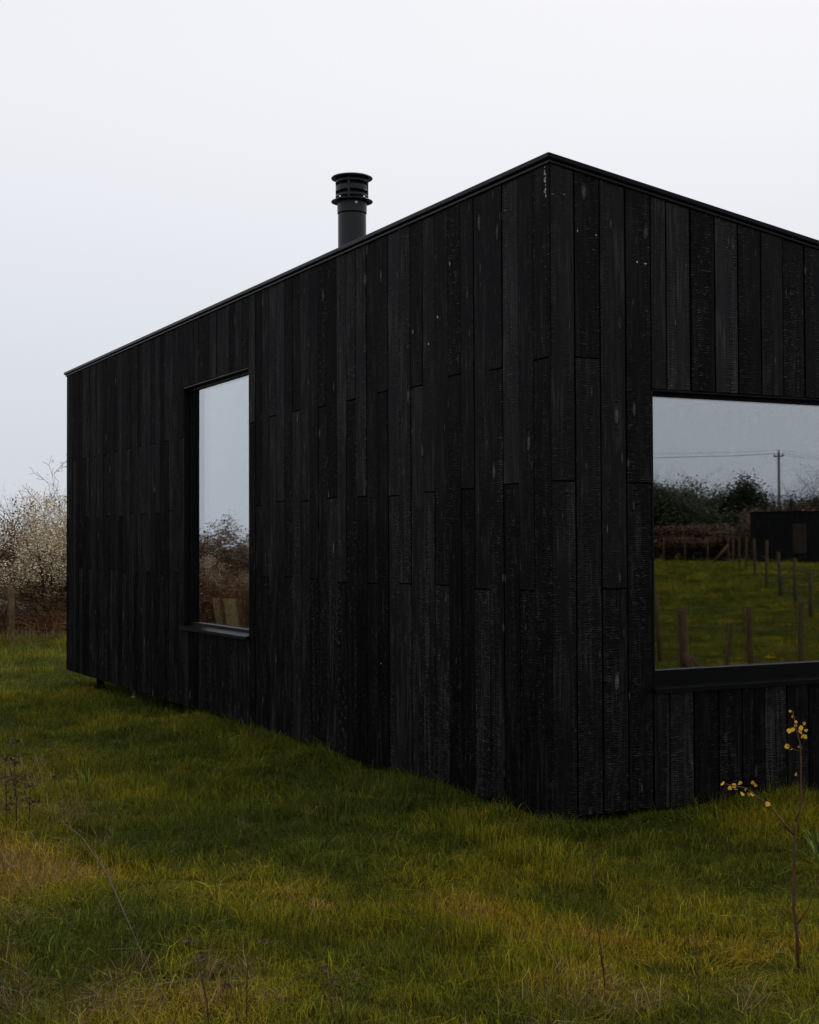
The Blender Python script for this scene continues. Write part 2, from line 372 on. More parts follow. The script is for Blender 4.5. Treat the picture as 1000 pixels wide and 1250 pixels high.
# ------------------------------------------------------------------ the cabin
rnd = random.Random(5)
L, W = on_x(81.5, 640).y, 4.1
TOPZ = on_x(667.5, 199).z                      # top of the boards at the near corner
s_end = on_y(1000, 303.5)                      # same line on the gable
SLOPE = (TOPZ - s_end.z) / s_end.x
print('L', L, 'TOP', TOPZ, 'SLOPE', SLOPE)
J1, J2, J3 = on_x(661, 436).z, on_x(572, 596).z, on_x(496, 713).z
print('joints', J1, J2, J3)
T = 0.022                                      # board thickness
cabin = empty('timber_cabin', (0, 0, 0))
tag(cabin, 'black charred timber cabin with sloping roof and two recessed windows', 'cabin')
# window openings: (a0, a1, z0, z1)
LW = (on_x(303.8, 600).y, on_x(223.5, 600).y, on_x(299, 776).z, on_x(303.5, 448).z)
RW = (on_y(796.5, 600).x, on_y(796.5, 600).x + 2.35, on_y(800, 847, -.034).z + .026, on_y(797, 475).z)
RGLASS = on_y(798, 818, .07).z - RW[2]; LGLASS = on_x(303, 768, .08).z - LW[2]
print(RGLASS, LGLASS, 'LW', LW, 'RW', RW)

def roof_z(x): return TOPZ - SLOPE * x
def panel_wall(name, boxes, m=M_CORE):
    mb = MB()
    for bx in boxes: mb.hexa(bx)
    return mb.obj(name, m, cabin)
def slab(x0, x1, y0, y1, z0, top=None):
    t0 = roof_z(x0) if top is None else top; t1 = roof_z(x1) if top is None else top
    return [(x0, y0, z0), (x1, y0, z0), (x1, y1, z0), (x0, y1, z0), (x0, y0, t0), (x1, y0, t1), (x1, y1, t1), (x0, y1, t0)]
c0, c1 = T + 0.004, 0.15                       # core wall between the boards and the room
wall_long = panel_wall('long_wall', [slab(c0, c1, c0, LW[0], 0.03), slab(c0, c1, LW[1], L - c0, 0.03), slab(c0, c1, LW[0], LW[1], 0.03, LW[2]), slab(c0, c1, LW[0], LW[1], LW[3])])
wall_gable = panel_wall('gable_wall', [slab(c1, RW[0], c0, c1, 0.03), slab(RW[1], W - c1, c0, c1, 0.03), slab(RW[0], RW[1], c0, c1, 0.03, RW[2]), slab(RW[0], RW[1], c0, c1, RW[3])])
wall_back = panel_wall('rear_wall', [slab(W - c1, W, c0, L - c0, 0.03)], M_CHAR)
wall_far = panel_wall('far_gable_wall', [slab(0.0, W, L - c0 + 0.002, L + 0.002, 0.0)], M_CHAR)
mb = MB(); mb.box(c1, W - c1, c1, L - c0, 0.03, 0.16); floor = mb.obj('floor_deck', M_CORE, cabin)
mb = MB(); mb.hexa([(c1 + .002, c1 + .002, .162), (W - c1 - .002, c1 + .002, .162), (W - c1 - .002, L - .1, .162), (c1 + .002, L - .1, .162)] + [(c1 + .002, c1 + .002, .18), (W - c1 - .002, c1 + .002, .18), (W - c1 - .002, L - .1, .18), (c1 + .002, L - .1, .18)])
mb.obj('interior_floor', M_ROOM, cabin)

def board(parent, face, a0, a1, z0, zt0, zt1=None):
    """one charred board; face 'x' = long wall (plane x=0), 'y' = gable (plane y=0)"""
    zt1 = zt0 if zt1 is None else zt1
    g = 0.0046; a0 += g; a1 -= g
    dp = rnd.uniform(-0.0035, 0.0025); c = 0.003; tw = rnd.uniform(-0.0012, 0.0012)
    def P(a, d, z): return (d, a, z) if face == 'x' else (a, d, z)
    f0, f1 = dp + tw, dp - tw
    ring = [(a0, T), (a0, f0 + c), (a0 + c, f0), (a1 - c, f1), (a1, f1 + c), (a1, T)]
    v = [P(a, d, z0) for a, d in ring] + [P(a, d, zt0 + (zt1 - zt0) * (a - a0) / (a1 - a0)) for a, d in ring]
    n = 6; f = [tuple(range(n)), tuple(reversed(range(n, 2 * n)))] + [(i, n + i, n + (i + 1) % n, (i + 1) % n) for i in range(n)]
    if face == 'y': f = [tuple(reversed(q)) for q in f]
    me = bpy.data.meshes.new('board'); me.from_pydata(v, [], f); me.update(); me.materials.append(M_CHAR)
    return link('board', me, parent)

# columns on the long wall, read off the photo near the corner, even further off
px_cols = [651.5, 632.6, 613.5, 596.5, 578.5, 562.7, 547, 530.5, 516, 501, 486.7, 473.5, 460, 447, 434, 422.4, 411, 398.4, 388.4, 377.5, 366.6, 356.8, 346.8, 336.7, 328]
cols = [0.004] + [on_x(p, 470).y for p in px_cols]
def fill(a, b, w):
    n = max(1, round((b - a) / w)); r = [1 + rnd.uniform(-0.08, 0.08) for _ in range(n)]; s = sum(r); out = []; q = a
    for k in r: q += (b - a) * k / s; out.append(q)
    return out
cols += fill(cols[-1], LW[0], 0.143); cols += fill(cols[-1], LW[1], 0.143); cols += fill(cols[-1], L - 0.003, 0.143)
G = 0.0042
for i, (a0, a1) in enumerate(zip(cols, cols[1:])):
    j = (J1, J3, J2)[i % 3] + rnd.uniform(-0.012, 0.012)
    top = TOPZ - 0.004; mid = (a0 + a1) / 2
    bot = rnd.uniform(-0.004, 0.004)
    if LW[0] < mid < LW[1]:
        board(wall_long, 'x', a0, a1, bot, LW[2] - 0.004); board(wall_long, 'x', a0, a1, LW[3] + 0.004, top)
    else:
        board(wall_long, 'x', a0, a1, bot, j - G); board(wall_long, 'x', a0, a1, j + G, top)
px_g = [701, 732, 763, None, 813, 842.5, 872, 900, 928, 955, 981]
gc = [-0.002]
for p in px_g: gc.append(RW[0] if p is None else on_y(p, 270).x)
while gc[-1] + 0.147 < RW[1] - 0.08: gc.append(gc[-1] + 0.143 + rnd.uniform(-0.008, 0.008))
gc.append(RW[1]); gc += fill(RW[1], W - 0.002, 0.145)
for i, (a0, a1) in enumerate(zip(gc, gc[1:])):
    j = (J2, J1, J3)[i % 3] + rnd.uniform(-0.012, 0.012)
    t0, t1 = roof_z(a0) - 0.004, roof_z(a1) - 0.004; mid = (a0 + a1) / 2; bot = rnd.uniform(-0.004, 0.004)
    if RW[0] < mid < RW[1]:
        board(wall_gable, 'y', a0, a1, bot, RW[2] - 0.004); board(wall_gable, 'y', a0, a1, RW[3] + 0.004, t0, t1)
    else:
        board(wall_gable, 'y', a0, a1, bot, j - G); board(wall_gable, 'y', a0, a1, j + G, t0, t1)

# bare chips on the corner and face, as in the photo
def chip(parent, p, du, dz, face):
    mb = MB(); d = -0.0075
    k = 5; pts = []
    for q in range(k):
        t = 2 * math.pi * q / k; pts.append((du * math.cos(t) * rnd.uniform(.5, 1), dz * math.sin(t) * rnd.uniform(.6, 1)))
    for dd in (0.0, 0.004):
        for u, w in pts: mb.v.append((p.x - 0.006 + dd if face == 'x' else p.x + u, p.y + u if face == 'x' else p.y - 0.006 + dd, p.z + w))
    mb.f = [tuple(range(k)), tuple(reversed(range(k, 2 * k)))] + [(i, k + i, k + (i + 1) % k, (i + 1) % k) for i in range(k)]
    return mb.obj('wood_chip', M_BARE, parent)
for k in range(15):
    p = on_x(666.5 + rnd.uniform(-1.1, .9), 204 + 42 * rnd.random()); chip(wall_long, Vector((0, p.y, p.z)), rnd.uniform(.002, .006), rnd.uniform(.004, .016), 'x')
for px, py, du, dz in ((704.5, 282, .005, .008), (727, 287, .006, .006), (777, 320, .008, .006), (787, 322, .012, .006), (674, 237, .012, .0022), (688, 237.5, .012, .002)):
    p = on_y(px, py); chip(wall_gable, Vector((p.x, 0, p.z)), du, dz, 'y')
for px, py, du, dz in ((535, 387, .014, .012), (524, 420, .008, .012), (550, 322, .006, .02), (505, 405, .006, .018), (466, 810, .005, .006), (303.5, 515, .02, .004)):
    p = on_x(px, py); chip(wall_long, Vector((0, p.y, p.z)), du * .6, dz * .8, 'x')

# roof with a two step metal edge
OV = 0.038
roof = empty('roof', (0, 0, 0)); roof.parent = cabin
def rz(x, h): return roof_z(x) + h
mb = MB(); x0, x1, y0, y1 = -0.012, W + 0.012, -0.012, L + 0.014
mb.hexa([(x0, y0, rz(x0, .016)), (x1, y0, rz(x1, .016)), (x1, y1, rz(x1, .016)), (x0, y1, rz(x0, .016)), (x0, y0, rz(x0, .030)), (x1, y0, rz(x1, .030)), (x1, y1, rz(x1, .030)), (x0, y1, rz(x0, .030))])
mb.obj('roof_sheet', M_TRIM, roof)
mb = MB(); mb.hexa([(c1, c1, rz(c1, -.14)), (W - c1, c1, rz(W - c1, -.14)), (W - c1, L - c1, rz(W - c1, -.14)), (c1, L - c1, rz(c1, -.14)), (c1, c1, rz(c1, .0155)), (W - c1, c1, rz(W - c1, .0155)), (W - c1, L - c1, rz(W - c1, .0155)), (c1, L - c1, rz(c1, .0155))])
mb.obj('ceiling_lining', M_ROOM, roof)
def edge(name, o0, o1, h0, h1, em=None):
    """trim strips round the roof, each its own piece; o0/o1 outer/inner offset from the wall faces"""
    def strip(pts_lo_out, pts_lo_in):
        (ax, ay), (bx, by) = pts_lo_out; (cx, cyy), (dx, dy) = pts_lo_in
        m_ = MB()
        m_.hexa([(ax, ay, rz(ax, h0)), (bx, by, rz(bx, h0)), (dx, dy, rz(dx, h0)), (cx, cyy, rz(cx, h0)),
                 (ax, ay, rz(ax, h1)), (bx, by, rz(bx, h1)), (dx, dy, rz(dx, h1)), (cx, cyy, rz(cx, h1))])
        o_ = m_.obj(name, em or M_TRIM, roof)
        bv = o_.modifiers.new('bevel', 'BEVEL'); bv.width = 0.004; bv.segments = 2
    strip(((-o0, L + o0), (-o0, -o0)), ((-o1, L + o1), (-o1, -o1)))
    strip(((-o0, -o0), (W + o0, -o0)), ((-o1, -o1), (W + o1, -o1)))
    strip(((W + o0, -o0), (W + o0, L + o0)), ((W + o1, -o1), (W + o1, L + o1)))
    strip(((W + o0, L + o0), (-o0, L + o0)), ((W + o1, L + o1), (-o1, L + o1)))
edge('drip_edge', 0.014, -0.02, -0.010, 0.0075, M_FLASH)
edge('roof_edge_trim', 0.030, -0.05, 0.0092, 0.037)

# windows
def window(name, face, op, depth, fw, bot_fw, parent):
    a0, a1, z0, z1 = op
    win = empty(name, (0, 0, 0)); win.parent = parent
    def bx(m_, u0, u1, d0, d1, w0, w1):
        if face == 'x': m_.box(d0, d1, u0, u1, w0, w1)
        else: m_.box(u0, u1, d0, d1, w0, w1)
    def piece(n_, mm, *r):
        m_ = MB(); bx(m_, *r); o_ = m_.obj(n_, mm, win)
        if mm is M_TRIM:
            bv = o_.modifiers.new('bevel', 'BEVEL'); bv.width = 0.003; bv.segments = 2
        return o_
    D = depth; e = 0.012
    # reveal lining
    piece('reveal', M_TRIM, a0 - .002, a0 + e, 0.004, D + .06, z0, z1); piece('reveal', M_TRIM, a1 - e, a1 + .002, 0.004, D + .06, z0, z1)
    piece('reveal', M_TRIM, a0 + e, a1 - e, 0.003, D + .06, z1 - e, z1 + .002)
    # frame bars
    piece('frame', M_TRIM, a0 + e, a0 + e + fw, D, D + .05, z0 + .01, z1 - e); piece('frame', M_TRIM, a1 - e - fw, a1 - e, D, D + .05, z0 + .01, z1 - e)
    piece('frame', M_TRIM, a0 + e + fw, a1 - e - fw, D + .001, D + .05, z1 - e - fw, z1 - e)
    piece('frame', M_TRIM, a0 + e + fw, a1 - e - fw, D - .002, D + .05, z0 + .01, z0 + bot_fw)
    piece('pane', M_GLASS, a0 + e + fw - .008, a1 - e - fw + .008, D + .022, D + .046, z0 + bot_fw - .008, z1 - e - fw + .008)
    # sill: sloping top with a turned down lip
    m_ = MB(); q0, q1 = a0 - .012, a1 + .004
    pr = [(D, z0 + .018), (-.034, z0 - .002), (-.034, z0 - .026), (-.028, z0 - .026), (-.028, z0 - .007), (D, z0 + .008)]
    pr = [(d, z) for d, z in pr]; n = len(pr)
    for a in (q0, q1):
        for d, z in pr: m_.v.append((d, a, z) if face == 'x' else (a, d, z))
    m_.f = [(0, 1, 4, 5), (1, 2, 3, 4), (n + 5, n + 4, n + 1, n), (n + 4, n + 3, n + 2, n + 1)] + [(i, n + i, n + (i + 1) % n, (i + 1) % n) for i in range(n)]
    if face == 'x': m_.f = [tuple(reversed(q)) for q in m_.f]
    o_ = m_.obj('sill', M_TRIM, win)
    return win
w1 = window('tall_window', 'x', LW, 0.055, 0.022, LGLASS, cabin); w1['label'] = 'tall narrow window reflecting hedge and sky'
w2 = window('picture_window', 'y', RW, 0.045, 0.018, RGLASS, cabin); w2['label'] = 'wide window reflecting field, fence posts and trees'

# levelling feet and chassis beams
mb = MB(); mb.box(0.5, 0.62, 0.25, L - 0.5, -0.06, 0.0295); mb.obj('chassis_beam', M_CORE, cabin)
mb = MB(); mb.box(W - .62, W - .5, 0.25, L - 0.5, -0.06, 0.0295); mb.obj('chassis_beam', M_CORE, cabin)
def foot(x, y, m=M_STEEL, r=0.032):
    g0 = gz(x, y) - 0.01; mb = MB()
    mb.lathe([(0, g0), (r * 1.9, g0), (r * 1.9, g0 + .016), (r * .75, g0 + .02), (r * .75, g0 + .07), (r * 1.15, g0 + .072), (r * 1.15, g0 + .10), (r * .75, g0 + .102), (r * .75, 0.0294), (0, 0.0294)], 14, (x, y, 0))
    return mb.obj('levelling_foot', m, cabin, True)
p = on_x(165, 845, 0.22); foot(0.22, p.y)
p = on_x(116, 832, 0.10); foot(0.16, p.y, M_CORE, 0.055)
for y in (0.8, 2.6, 4.4, 6.2): foot(0.30, y)
for y in (0.8, 3.4, 6.2, 9.0): foot(W - .3, y)

# flue
pc = at_depth(430, 300, 10.25); FX, FY = pc.x, pc.y
Zf = 10.25; ppm = FPX / Zf
def fz(py): return at_depth(430, py, Zf).z
R = 17.2 / ppm
flue = empty('flue_pipe', (0, 0, 0)); flue.parent = cabin; flue['label'] = 'dark metal stove pipe with louvred cowl on roof'
mb = MB(); mb.lathe([(R, roof_z(FX) - .02), (R, fz(262))], 40, (FX, FY, 0)); mb.obj('pipe', M_FLUE, flue, True)
mb = MB(); mb.lathe([(R * 1.3, roof_z(FX) + .031), (R * 1.05, roof_z(FX) + .10), (R * 1.03, roof_z(FX) + .10)], 40, (FX, FY, 0)); mb.obj('flashing_collar', M_FLUE, flue, True)
R2 = R * 1.045
mb = MB(); mb.lathe([(R * .98, fz(260.5)), (R2, fz(260.5)), (R2, fz(250)), (R2, fz(244)), (R * .9, fz(244))], 40, (FX, FY, 0)); o = mb.obj('clamp_band', M_FLUE, flue)
mb = MB(); mb.lathe([(0.010, -.002), (0.010, .004), (0, .004)], 8); o = mb.obj('bolt', M_STEEL, flue)
bd = (CAM - Vector((FX, FY, CAM.z))).normalized(); bd.rotate(Matrix.Rotation(0.28, 4, 'Z'))
o.matrix_local = Matrix.Translation((FX + bd.x * R2, FY + bd.y * R2, fz(250.5))) @ bd.to_track_quat('Z', 'Y').to_matrix().to_4x4()
def ringpart(name, prof): m_ = MB(); m_.lathe(prof, 48, (FX, FY, 0)); return m_.obj(name, M_FLUE, flue)
RC, RD = 19.4 / ppm, 25.4 / ppm
ringpart('cowl_skirt', [(R2 * .95, fz(243.5)), (RC, fz(244.2)), (RD, fz(246.6)), (RD, fz(245.9)), (RC, fz(242.8)), (R2 * .95, fz(242))])
ringpart('cowl_core', [(R * .82, fz(244)), (R * .82, fz(217))])
def band(a, b): ringpart('cowl_ring', [(RC * .96, fz(a)), (RC * 1.04, fz(a)), (RC, fz(a) + .006), (RC, fz(b) - .006), (RC * 1.04, fz(b)), (RC * .96, fz(b)), (RC * .94, fz(b)), (RC * .94, fz(a)), (RC * .96, fz(a))])
band(241.0, 237.0); band(234.2, 226.5); band(223.8, 220.0)
for k in range(4):
    t = k * math.pi / 2 + 0.93; mb = MB(); cx_, cy_ = FX + math.cos(t) * RC * .97, FY + math.sin(t) * RC * .97
    mb.tube([(cx_, cy_, fz(243)), (cx_, cy_, fz(217.5))], 0.009, 6); mb.obj('cowl_strut', M_FLUE, flue)
ringpart('rain_cap', [(0, fz(218)), (RC, fz(218.4)), (RD * .99, fz(218.2)), (RD, fz(217.4)), (RD * .96, fz(216.2)), (RC * .5, fz(213.2)), (0, fz(212.6))])

# ------------------------------------------------------------------ things on the inner window ledge
mb = MB(); mb.box(0.152, 0.60, LW[0] - .25, LW[1] + .25, LW[2] + .005, LW[2] + .030); mb.obj('inner_ledge', M_ROOM, cabin)
def leaning_board(pxs, x, thick, m, label, rounded=False):
    lz = LW[2] + 0.0305
    q = [on_x(a, b, x) for a, b in pxs]; lo = min(p.z for p in q)
    if rounded:
        a, b, c, d = q; pts = [a, b]
        for k in range(1, 8):
            t = math.pi * k / 8; mid = (b + a) / 2; top = (c + d) / 2
            pts.append(mid + (top - mid) * math.sin(t) + (b - mid) * math.cos(t))
    else: pts = q
    mb = MB(); n = len(pts)
    for dd in (0, thick):
        for p_ in pts: mb.v.append((x + dd, p_.y, p_.z - lo + lz if False else p_.z))
    mb.f = [tuple(range(n)), tuple(reversed(range(n, 2 * n)))] + [(i, n + i, n + (i + 1) % n, (i + 1) % n) for i in range(n)]
    zs = min(v[2] for v in mb.v); mb.v = [(a, b, lz if abs(c - zs) < .06 else c) for a, b, c in mb.v]
    o_ = mb.obj('wooden_board', m); tag(o_, label, 'board', 'boards standing inside the tall window'); return o_
leaning_board([(264, 768), (270, 769), (266, 730), (259, 729.5)], 0.215, 0.018, M_PALEWOOD, 'narrow pale wooden board leaning inside the tall window')
leaning_board([(277, 769), (290.5, 771), (286, 731.5), (272.5, 730.5)], 0.215, 0.018, M_PALEWOOD, 'wide pale wooden board leaning inside the tall window')
leaning_board([(243, 764), (249.5, 765), (240, 729), (237.5, 727)], 0.215, 0.016, M_PALEGREY, 'rounded greyish board at the dark jamb inside the tall window', True)

# ------------------------------------------------------------------ scatter machinery (grass as stuff)
def clump(name, n, rad, hmin, hmax, wid, lean, mtl, seed, curl=0.5, base_dir=None):
    r = random.Random(seed); mb = MB()
    for _ in range(n):
        a = r.uniform(0, 2 * math.pi); d = rad * math.sqrt(r.random())
        bx, by = d * math.cos(a), d * math.sin(a)
        h = r.uniform(hmin, hmax) * (1 if r.random() > .15 else 1.35); w = wid * r.uniform(.6, 1.3)
        la = r.uniform(0, 2 * math.pi) if base_dir is None else base_dir + r.gauss(0, .6)
        ln = lean * r.uniform(.1, 1.0)
        fx, fy = r.gauss(0, 1), r.gauss(0, 1); q = math.hypot(fx, fy) + 1e-6; fx, fy = fx / q * w / 2, fy / q * w / 2
        dx, dy = math.cos(la), math.sin(la)
        mx, my, mz = bx + dx * ln * h * .35, by + dy * ln * h * .35, h * .55 * (1 - .2 * ln)
        tx, ty, tz = bx + dx * ln * h * (.85 + curl * .3), by + dy * ln * h * (.85 + curl * .3), h * (1 - .45 * ln * (.6 + curl))
        i = len(mb.v)
        mb.v += [(bx - fx, by - fy, -.01), (bx + fx, by + fy, -.01), (mx + fx * .8, my + fy * .8, mz), (mx - fx * .8, my - fy * .8, mz), (tx, ty, max(tz, .005))]
        mb.f += [(i, i + 1, i + 2, i + 3), (i + 3, i + 2, i + 4)]; t = r.random(); mb.tone += [t, t]
    return bpy.data.objects.new(name, mb.mesh(name, mtl))
def scatter(name, protos, pts, label, cat):
    """pts: (x, y, z, rot, tilt, scale, dry, index)"""
    coll = bpy.data.collections.new(name + '_source')
    for i, o in enumerate(protos): o.name = '%s_tuft_%02d' % (name, i); coll.objects.link(o)
    me = bpy.data.meshes.new(name); me.from_pydata([p[:3] for p in pts], [], [])
    for an, ty in (('rot', 'FLOAT_VECTOR'), ('scl', 'FLOAT_VECTOR'), ('dry', 'FLOAT'), ('pick', 'INT')): me.attributes.new(an, ty, 'POINT')
    me.attributes['rot'].data.foreach_set('vector', [c for p in pts for c in (p[4][0], p[4][1], p[3])])
    me.attributes['scl'].data.foreach_set('vector', [c for p in pts for c in (p[5][0], p[5][0], p[5][1])])
    me.attributes['dry'].data.foreach_set('value', [p[6] for p in pts])
    me.attributes['pick'].data.foreach_set('value', [p[7] for p in pts])
    me.materials.append(protos[0].data.materials[0])
    o = link(name, me); tag(o, label, cat, kind='stuff')
    ng = bpy.data.node_groups.new(name, 'GeometryNodeTree')
    ng.interface.new_socket('Geometry', in_out='INPUT', socket_type='NodeSocketGeometry'); ng.interface.new_socket('Geometry', in_out='OUTPUT', socket_type='NodeSocketGeometry')
    N, K = ng.nodes, ng.links
    gi, go = N.new('NodeGroupInput'), N.new('NodeGroupOutput'); ip = N.new('GeometryNodeInstanceOnPoints')
    ci = N.new('GeometryNodeCollectionInfo'); ci.inputs['Collection'].default_value = coll; ci.inputs['Separate Children'].default_value = True; ci.inputs['Reset Children'].default_value = True
    def na(nm, ty): n = N.new('GeometryNodeInputNamedAttribute'); n.data_type = ty; n.inputs['Name'].default_value = nm; return n.outputs[0]
    K.new(gi.outputs[0], ip.inputs['Points']); K.new(ci.outputs[0], ip.inputs['Instance']); ip.inputs['Pick Instance'].default_value = True
    K.new(na('pick', 'INT'), ip.inputs['Instance Index']); K.new(na('scl', 'FLOAT_VECTOR'), ip.inputs['Scale'])
    er = N.new('FunctionNodeEulerToRotation'); K.new(na('rot', 'FLOAT_VECTOR'), er.inputs[0]); K.new(er.outputs[0], ip.inputs['Rotation'])
    K.new(ip.outputs[0], go.inputs[0])
    md = o.modifiers.new('scatter', 'NODES'); md.node_group = ng
    return o
def in_cabin(x, y, m=0.0): return -m < x < W + m and -m < y < L + m
def cam_rel(x, y):
    d = Vector((x - CAM.x, y - CAM.y, 0)); return d.dot(right_h), d.dot(fwd_h)
def to_xy(X, Z): p = CAM + right_h * X + fwd_h * Z; return p.x, p.y

lawn_rng = random.Random(11)
dry_spots = []                                  # (x, y, radius, amount) patches of yellowed turf seen in the photo
for px, py, r_, a_ in ((620, 1130, .4, .34), (560, 1112, .25, .26), (690, 1140, .25, .22), (800, 1165, .5, .16), (450, 1120, .5, .14), (920, 1150, .5, .14), (130, 1075, .4, .18), (10, 1075, .5, .55), (60, 1062, .3, .35),
                       (720, 1215, .35, .40), (240, 1220, .3, .35), (300, 1110, .5, .14), (930, 1010, .25, .3), (800, 1030, .15, .3), (560, 950, .4, .1), (20, 1000, .4, .25), (600, 1235, .6, .12), (960, 1225, .5, .16), (90, 960, .25, .2)):
    p = ground_px(px, py); dry_spots.append((p.x, p.y, r_, a_))
green_spots = []
for px, py, r_, a_ in ((150, 1040, .5, .18), (420, 1020, .9, .16), (800, 1020, .6, .14), (640, 1240, .25, .25), (820, 1235, .25, .25), (100, 1190, .5, .15), (200, 900, 1.0, .15), (350, 960, .8, .12)):
    p = ground_px(px, py); green_spots.append((p.x, p.y, r_, a_))
def dryness(x, y):
    d = 0.27 + 0.40 * noise.noise(Vector((x * .7, y * .7, 1.3))) + 0.35 * noise.noise(Vector((x * 2.6, y * 2.6, 5.3))) * .8
    for sx, sy_, r_, a_ in dry_spots:
        q = ((x - sx) ** 2 + (y - sy_) ** 2) / (r_ * r_)
        if q < 6: d += a_ * math.exp(-q)
    for sx, sy_, r_, a_ in green_spots:
        q = ((x - sx) ** 2 + (y - sy_) ** 2) / (r_ * r_)
        if q < 6: d -= a_ * math.exp(-q)
    return min(d, .80)
lawn = []
protos = [clump('t', 120, .085, .025, .060, .0026, .8, M_GRASS, 100 + k) for k in range(5)] + [clump('t', 90, .10, .04, .10, .0028, 1.1, M_GRASS, 120 + k) for k in range(4)] + [clump('t', 46, .07, .07, .15, .0032, 1.2, M_GRASS, 140 + k, .9) for k in range(3)] + [clump('t', 70, .11, .05, .13, .0030, 2.0, M_GRASS, 150 + k, 1.0, .5 * k) for k in range(3)] + [clump('t', 13, .05, .025, .05, .013, 1.7, M_GRASS, 160 + k, .6) for k in range(3)]
def add_lawn(x, y, big=1.0, extra=0.0):
    hgt = 0.85 + 0.55 * noise.noise(Vector((x * 1.1, y * 1.1, 9.0))) + 0.35 * noise.noise(Vector((x * 3.3, y * 3.3, 2.0)))
    hgt = max(.45, hgt); tall = hgt > 1.02 or lawn_rng.random() < .18
    k = 5 + lawn_rng.randrange(4) if tall else lawn_rng.randrange(5)
    if lawn_rng.random() < .07 + .10 * max(0, noise.noise(Vector((x * .9, y * .9, 14.0)))): k = 9 + lawn_rng.randrange(3)
    elif lawn_rng.random() < .10 + .5 * max(0, noise.noise(Vector((x * 1.3, y * 1.3, 24.0)))): k = 12 + lawn_rng.randrange(3)
    elif lawn_rng.random() < .035: k = 15 + lawn_rng.randrange(3)
    s = lawn_rng.uniform(.8, 1.25) * big
    lawn.append((x, y, gz(x, y) - .004, lawn_rng.uniform(0, 6.28), (lawn_rng.gauss(0, .10), lawn_rng.gauss(0, .10)), (s, s * hgt * lawn_rng.uniform(.8, 1.2)), min(1, max(0, dryness(x, y) + lawn_rng.gauss(0, .13) + extra)), k))
def wedge(z0, z1, dens, big, marg):
    area_n = int((.29 * (z1 * z1 - z0 * z0) + 2 * marg * (z1 - z0)) * dens)
    for _ in range(area_n):
        Z = z0 + (z1 - z0) * lawn_rng.random()
        hw0, hw = .29 * z1 + marg, .29 * Z + marg
        if lawn_rng.random() > hw / hw0: continue
        x, y = to_xy(lawn_rng.uniform(-hw, hw), Z)
        if in_cabin(x, y, -.45): continue
        if y > 1 and x > W: continue
        add_lawn(x, y, big)
wedge(3.0, 6.5, 260, .9, 1.2); wedge(6.5, 11, 190, 1.0, 1.2); wedge(11, 18, 100, 1.3, 1.5); wedge(18, 27, 60, 1.6, 1.5)
for _ in range(7000):                            # the paddock the gable window mirrors
    x, y = lawn_rng.uniform(1, 30), -2.5 - 30 * lawn_rng.random() ** 1.6
    X, Z = cam_rel(x, y)
    if Z > 2.5 and abs(X) < .29 * Z + 1.2: continue
    add_lawn(x, y, 1.7)
for _ in range(4200):
    x, y = lawn_rng.uniform(6, 48), -lawn_rng.uniform(26, 76)
    add_lawn(x, y, 3.2)
for _ in range(2600):                            # longer fringe against the foot of the walls
    if lawn_rng.random() < .7: x, y = -abs(lawn_rng.gauss(0, .06)), lawn_rng.uniform(-.1, L)
    else: x, y = lawn_rng.uniform(-.1, 2.6), -abs(lawn_rng.gauss(0, .06))
    if lawn_rng.random() < .5 + .5 * noise.noise(Vector((x * 2, y * 2, 4.4))): add_lawn(x, y, 1.15, -.1)
print('lawn', len(lawn))
scatter('grass', protos, lawn, 'rough green and yellowing lawn grass around the cabin', 'grass')

# long dry grass
sr = random.Random(21); straw = []
straw_protos = [clump('t', 26, .06, .10, .26, .0030, 1.3, M_STRAW, 300 + k, .8) for k in range(4)] + [clump('t', 5, .10, .07, .16, .0024, 1.6, M_STRAW, 320 + k, .8) for k in range(4)]
def add_straw(x, y, s, dry, k, h=1.0, tilt=(0, 0)):
    straw.append((x, y, gz(x, y) - .006, sr.uniform(0, 6.28), (sr.gauss(tilt[0], .2), sr.gauss(tilt[1], .2)), (s, s * h), min(1, max(0, dry)), k))
for px, py, rad, n, s, dr in ((5, 1075, .25, 44, .75, .5), (70, 1065, .2, 14, .6, .5), (30, 1000, .28, 30, .8, .3), (15, 960, .25, 18, .8, .3), (95, 1000, .2, 14, .6, .55), (715, 1225, .2, 14, .7, .62), (760, 1245, .2, 8, .7, .55), (250, 1230, .16, 12, .6, .6),
                              (560, 1245, .3, 6, .5, .45), (930, 1235, .25, 6, .6, .5), (10, 1200, .3, 14, .8, .35), (60, 1240, .3, 14, .8, .3), (120, 1245, .25, 8, .7, .35), (560, 950, .35, 12, .45, .3), (300, 1010, .2, 6, .5, .45)):
    c = ground_px(px, py)
    for _ in range(n):
        x, y = c.x + sr.gauss(0, rad), c.y + sr.gauss(0, rad)
        if in_cabin(x, y, .03): continue
        add_straw(x, y, s * sr.uniform(.6, 1.3), dr + sr.gauss(0, .15), sr.randrange(4))
for _ in range(900):
    Z = 3.2 + 9 * sr.random(); x, y = to_xy(sr.uniform(-1, 1) * (.29 * Z + 1.0), Z)
    if in_cabin(x, y, .02): continue
    if dryness(x, y) + sr.gauss(0, .2) > .22: add_straw(x, y, sr.uniform(.4, .8), .45 + sr.gauss(0, .2), 4 + sr.randrange(4))
for _ in range(420):                             # rank grass along the rear fence
    x, y = sr.uniform(-13, 4), 18.3 - abs(sr.gauss(0, .7))
    add_straw(x, y, sr.uniform(1.0, 2.0), .35 + sr.gauss(0, .22), sr.randrange(4))
scatter('dry_grass', straw_protos, straw, 'dry straw coloured long grass in tufts on the lawn', 'dry grass')

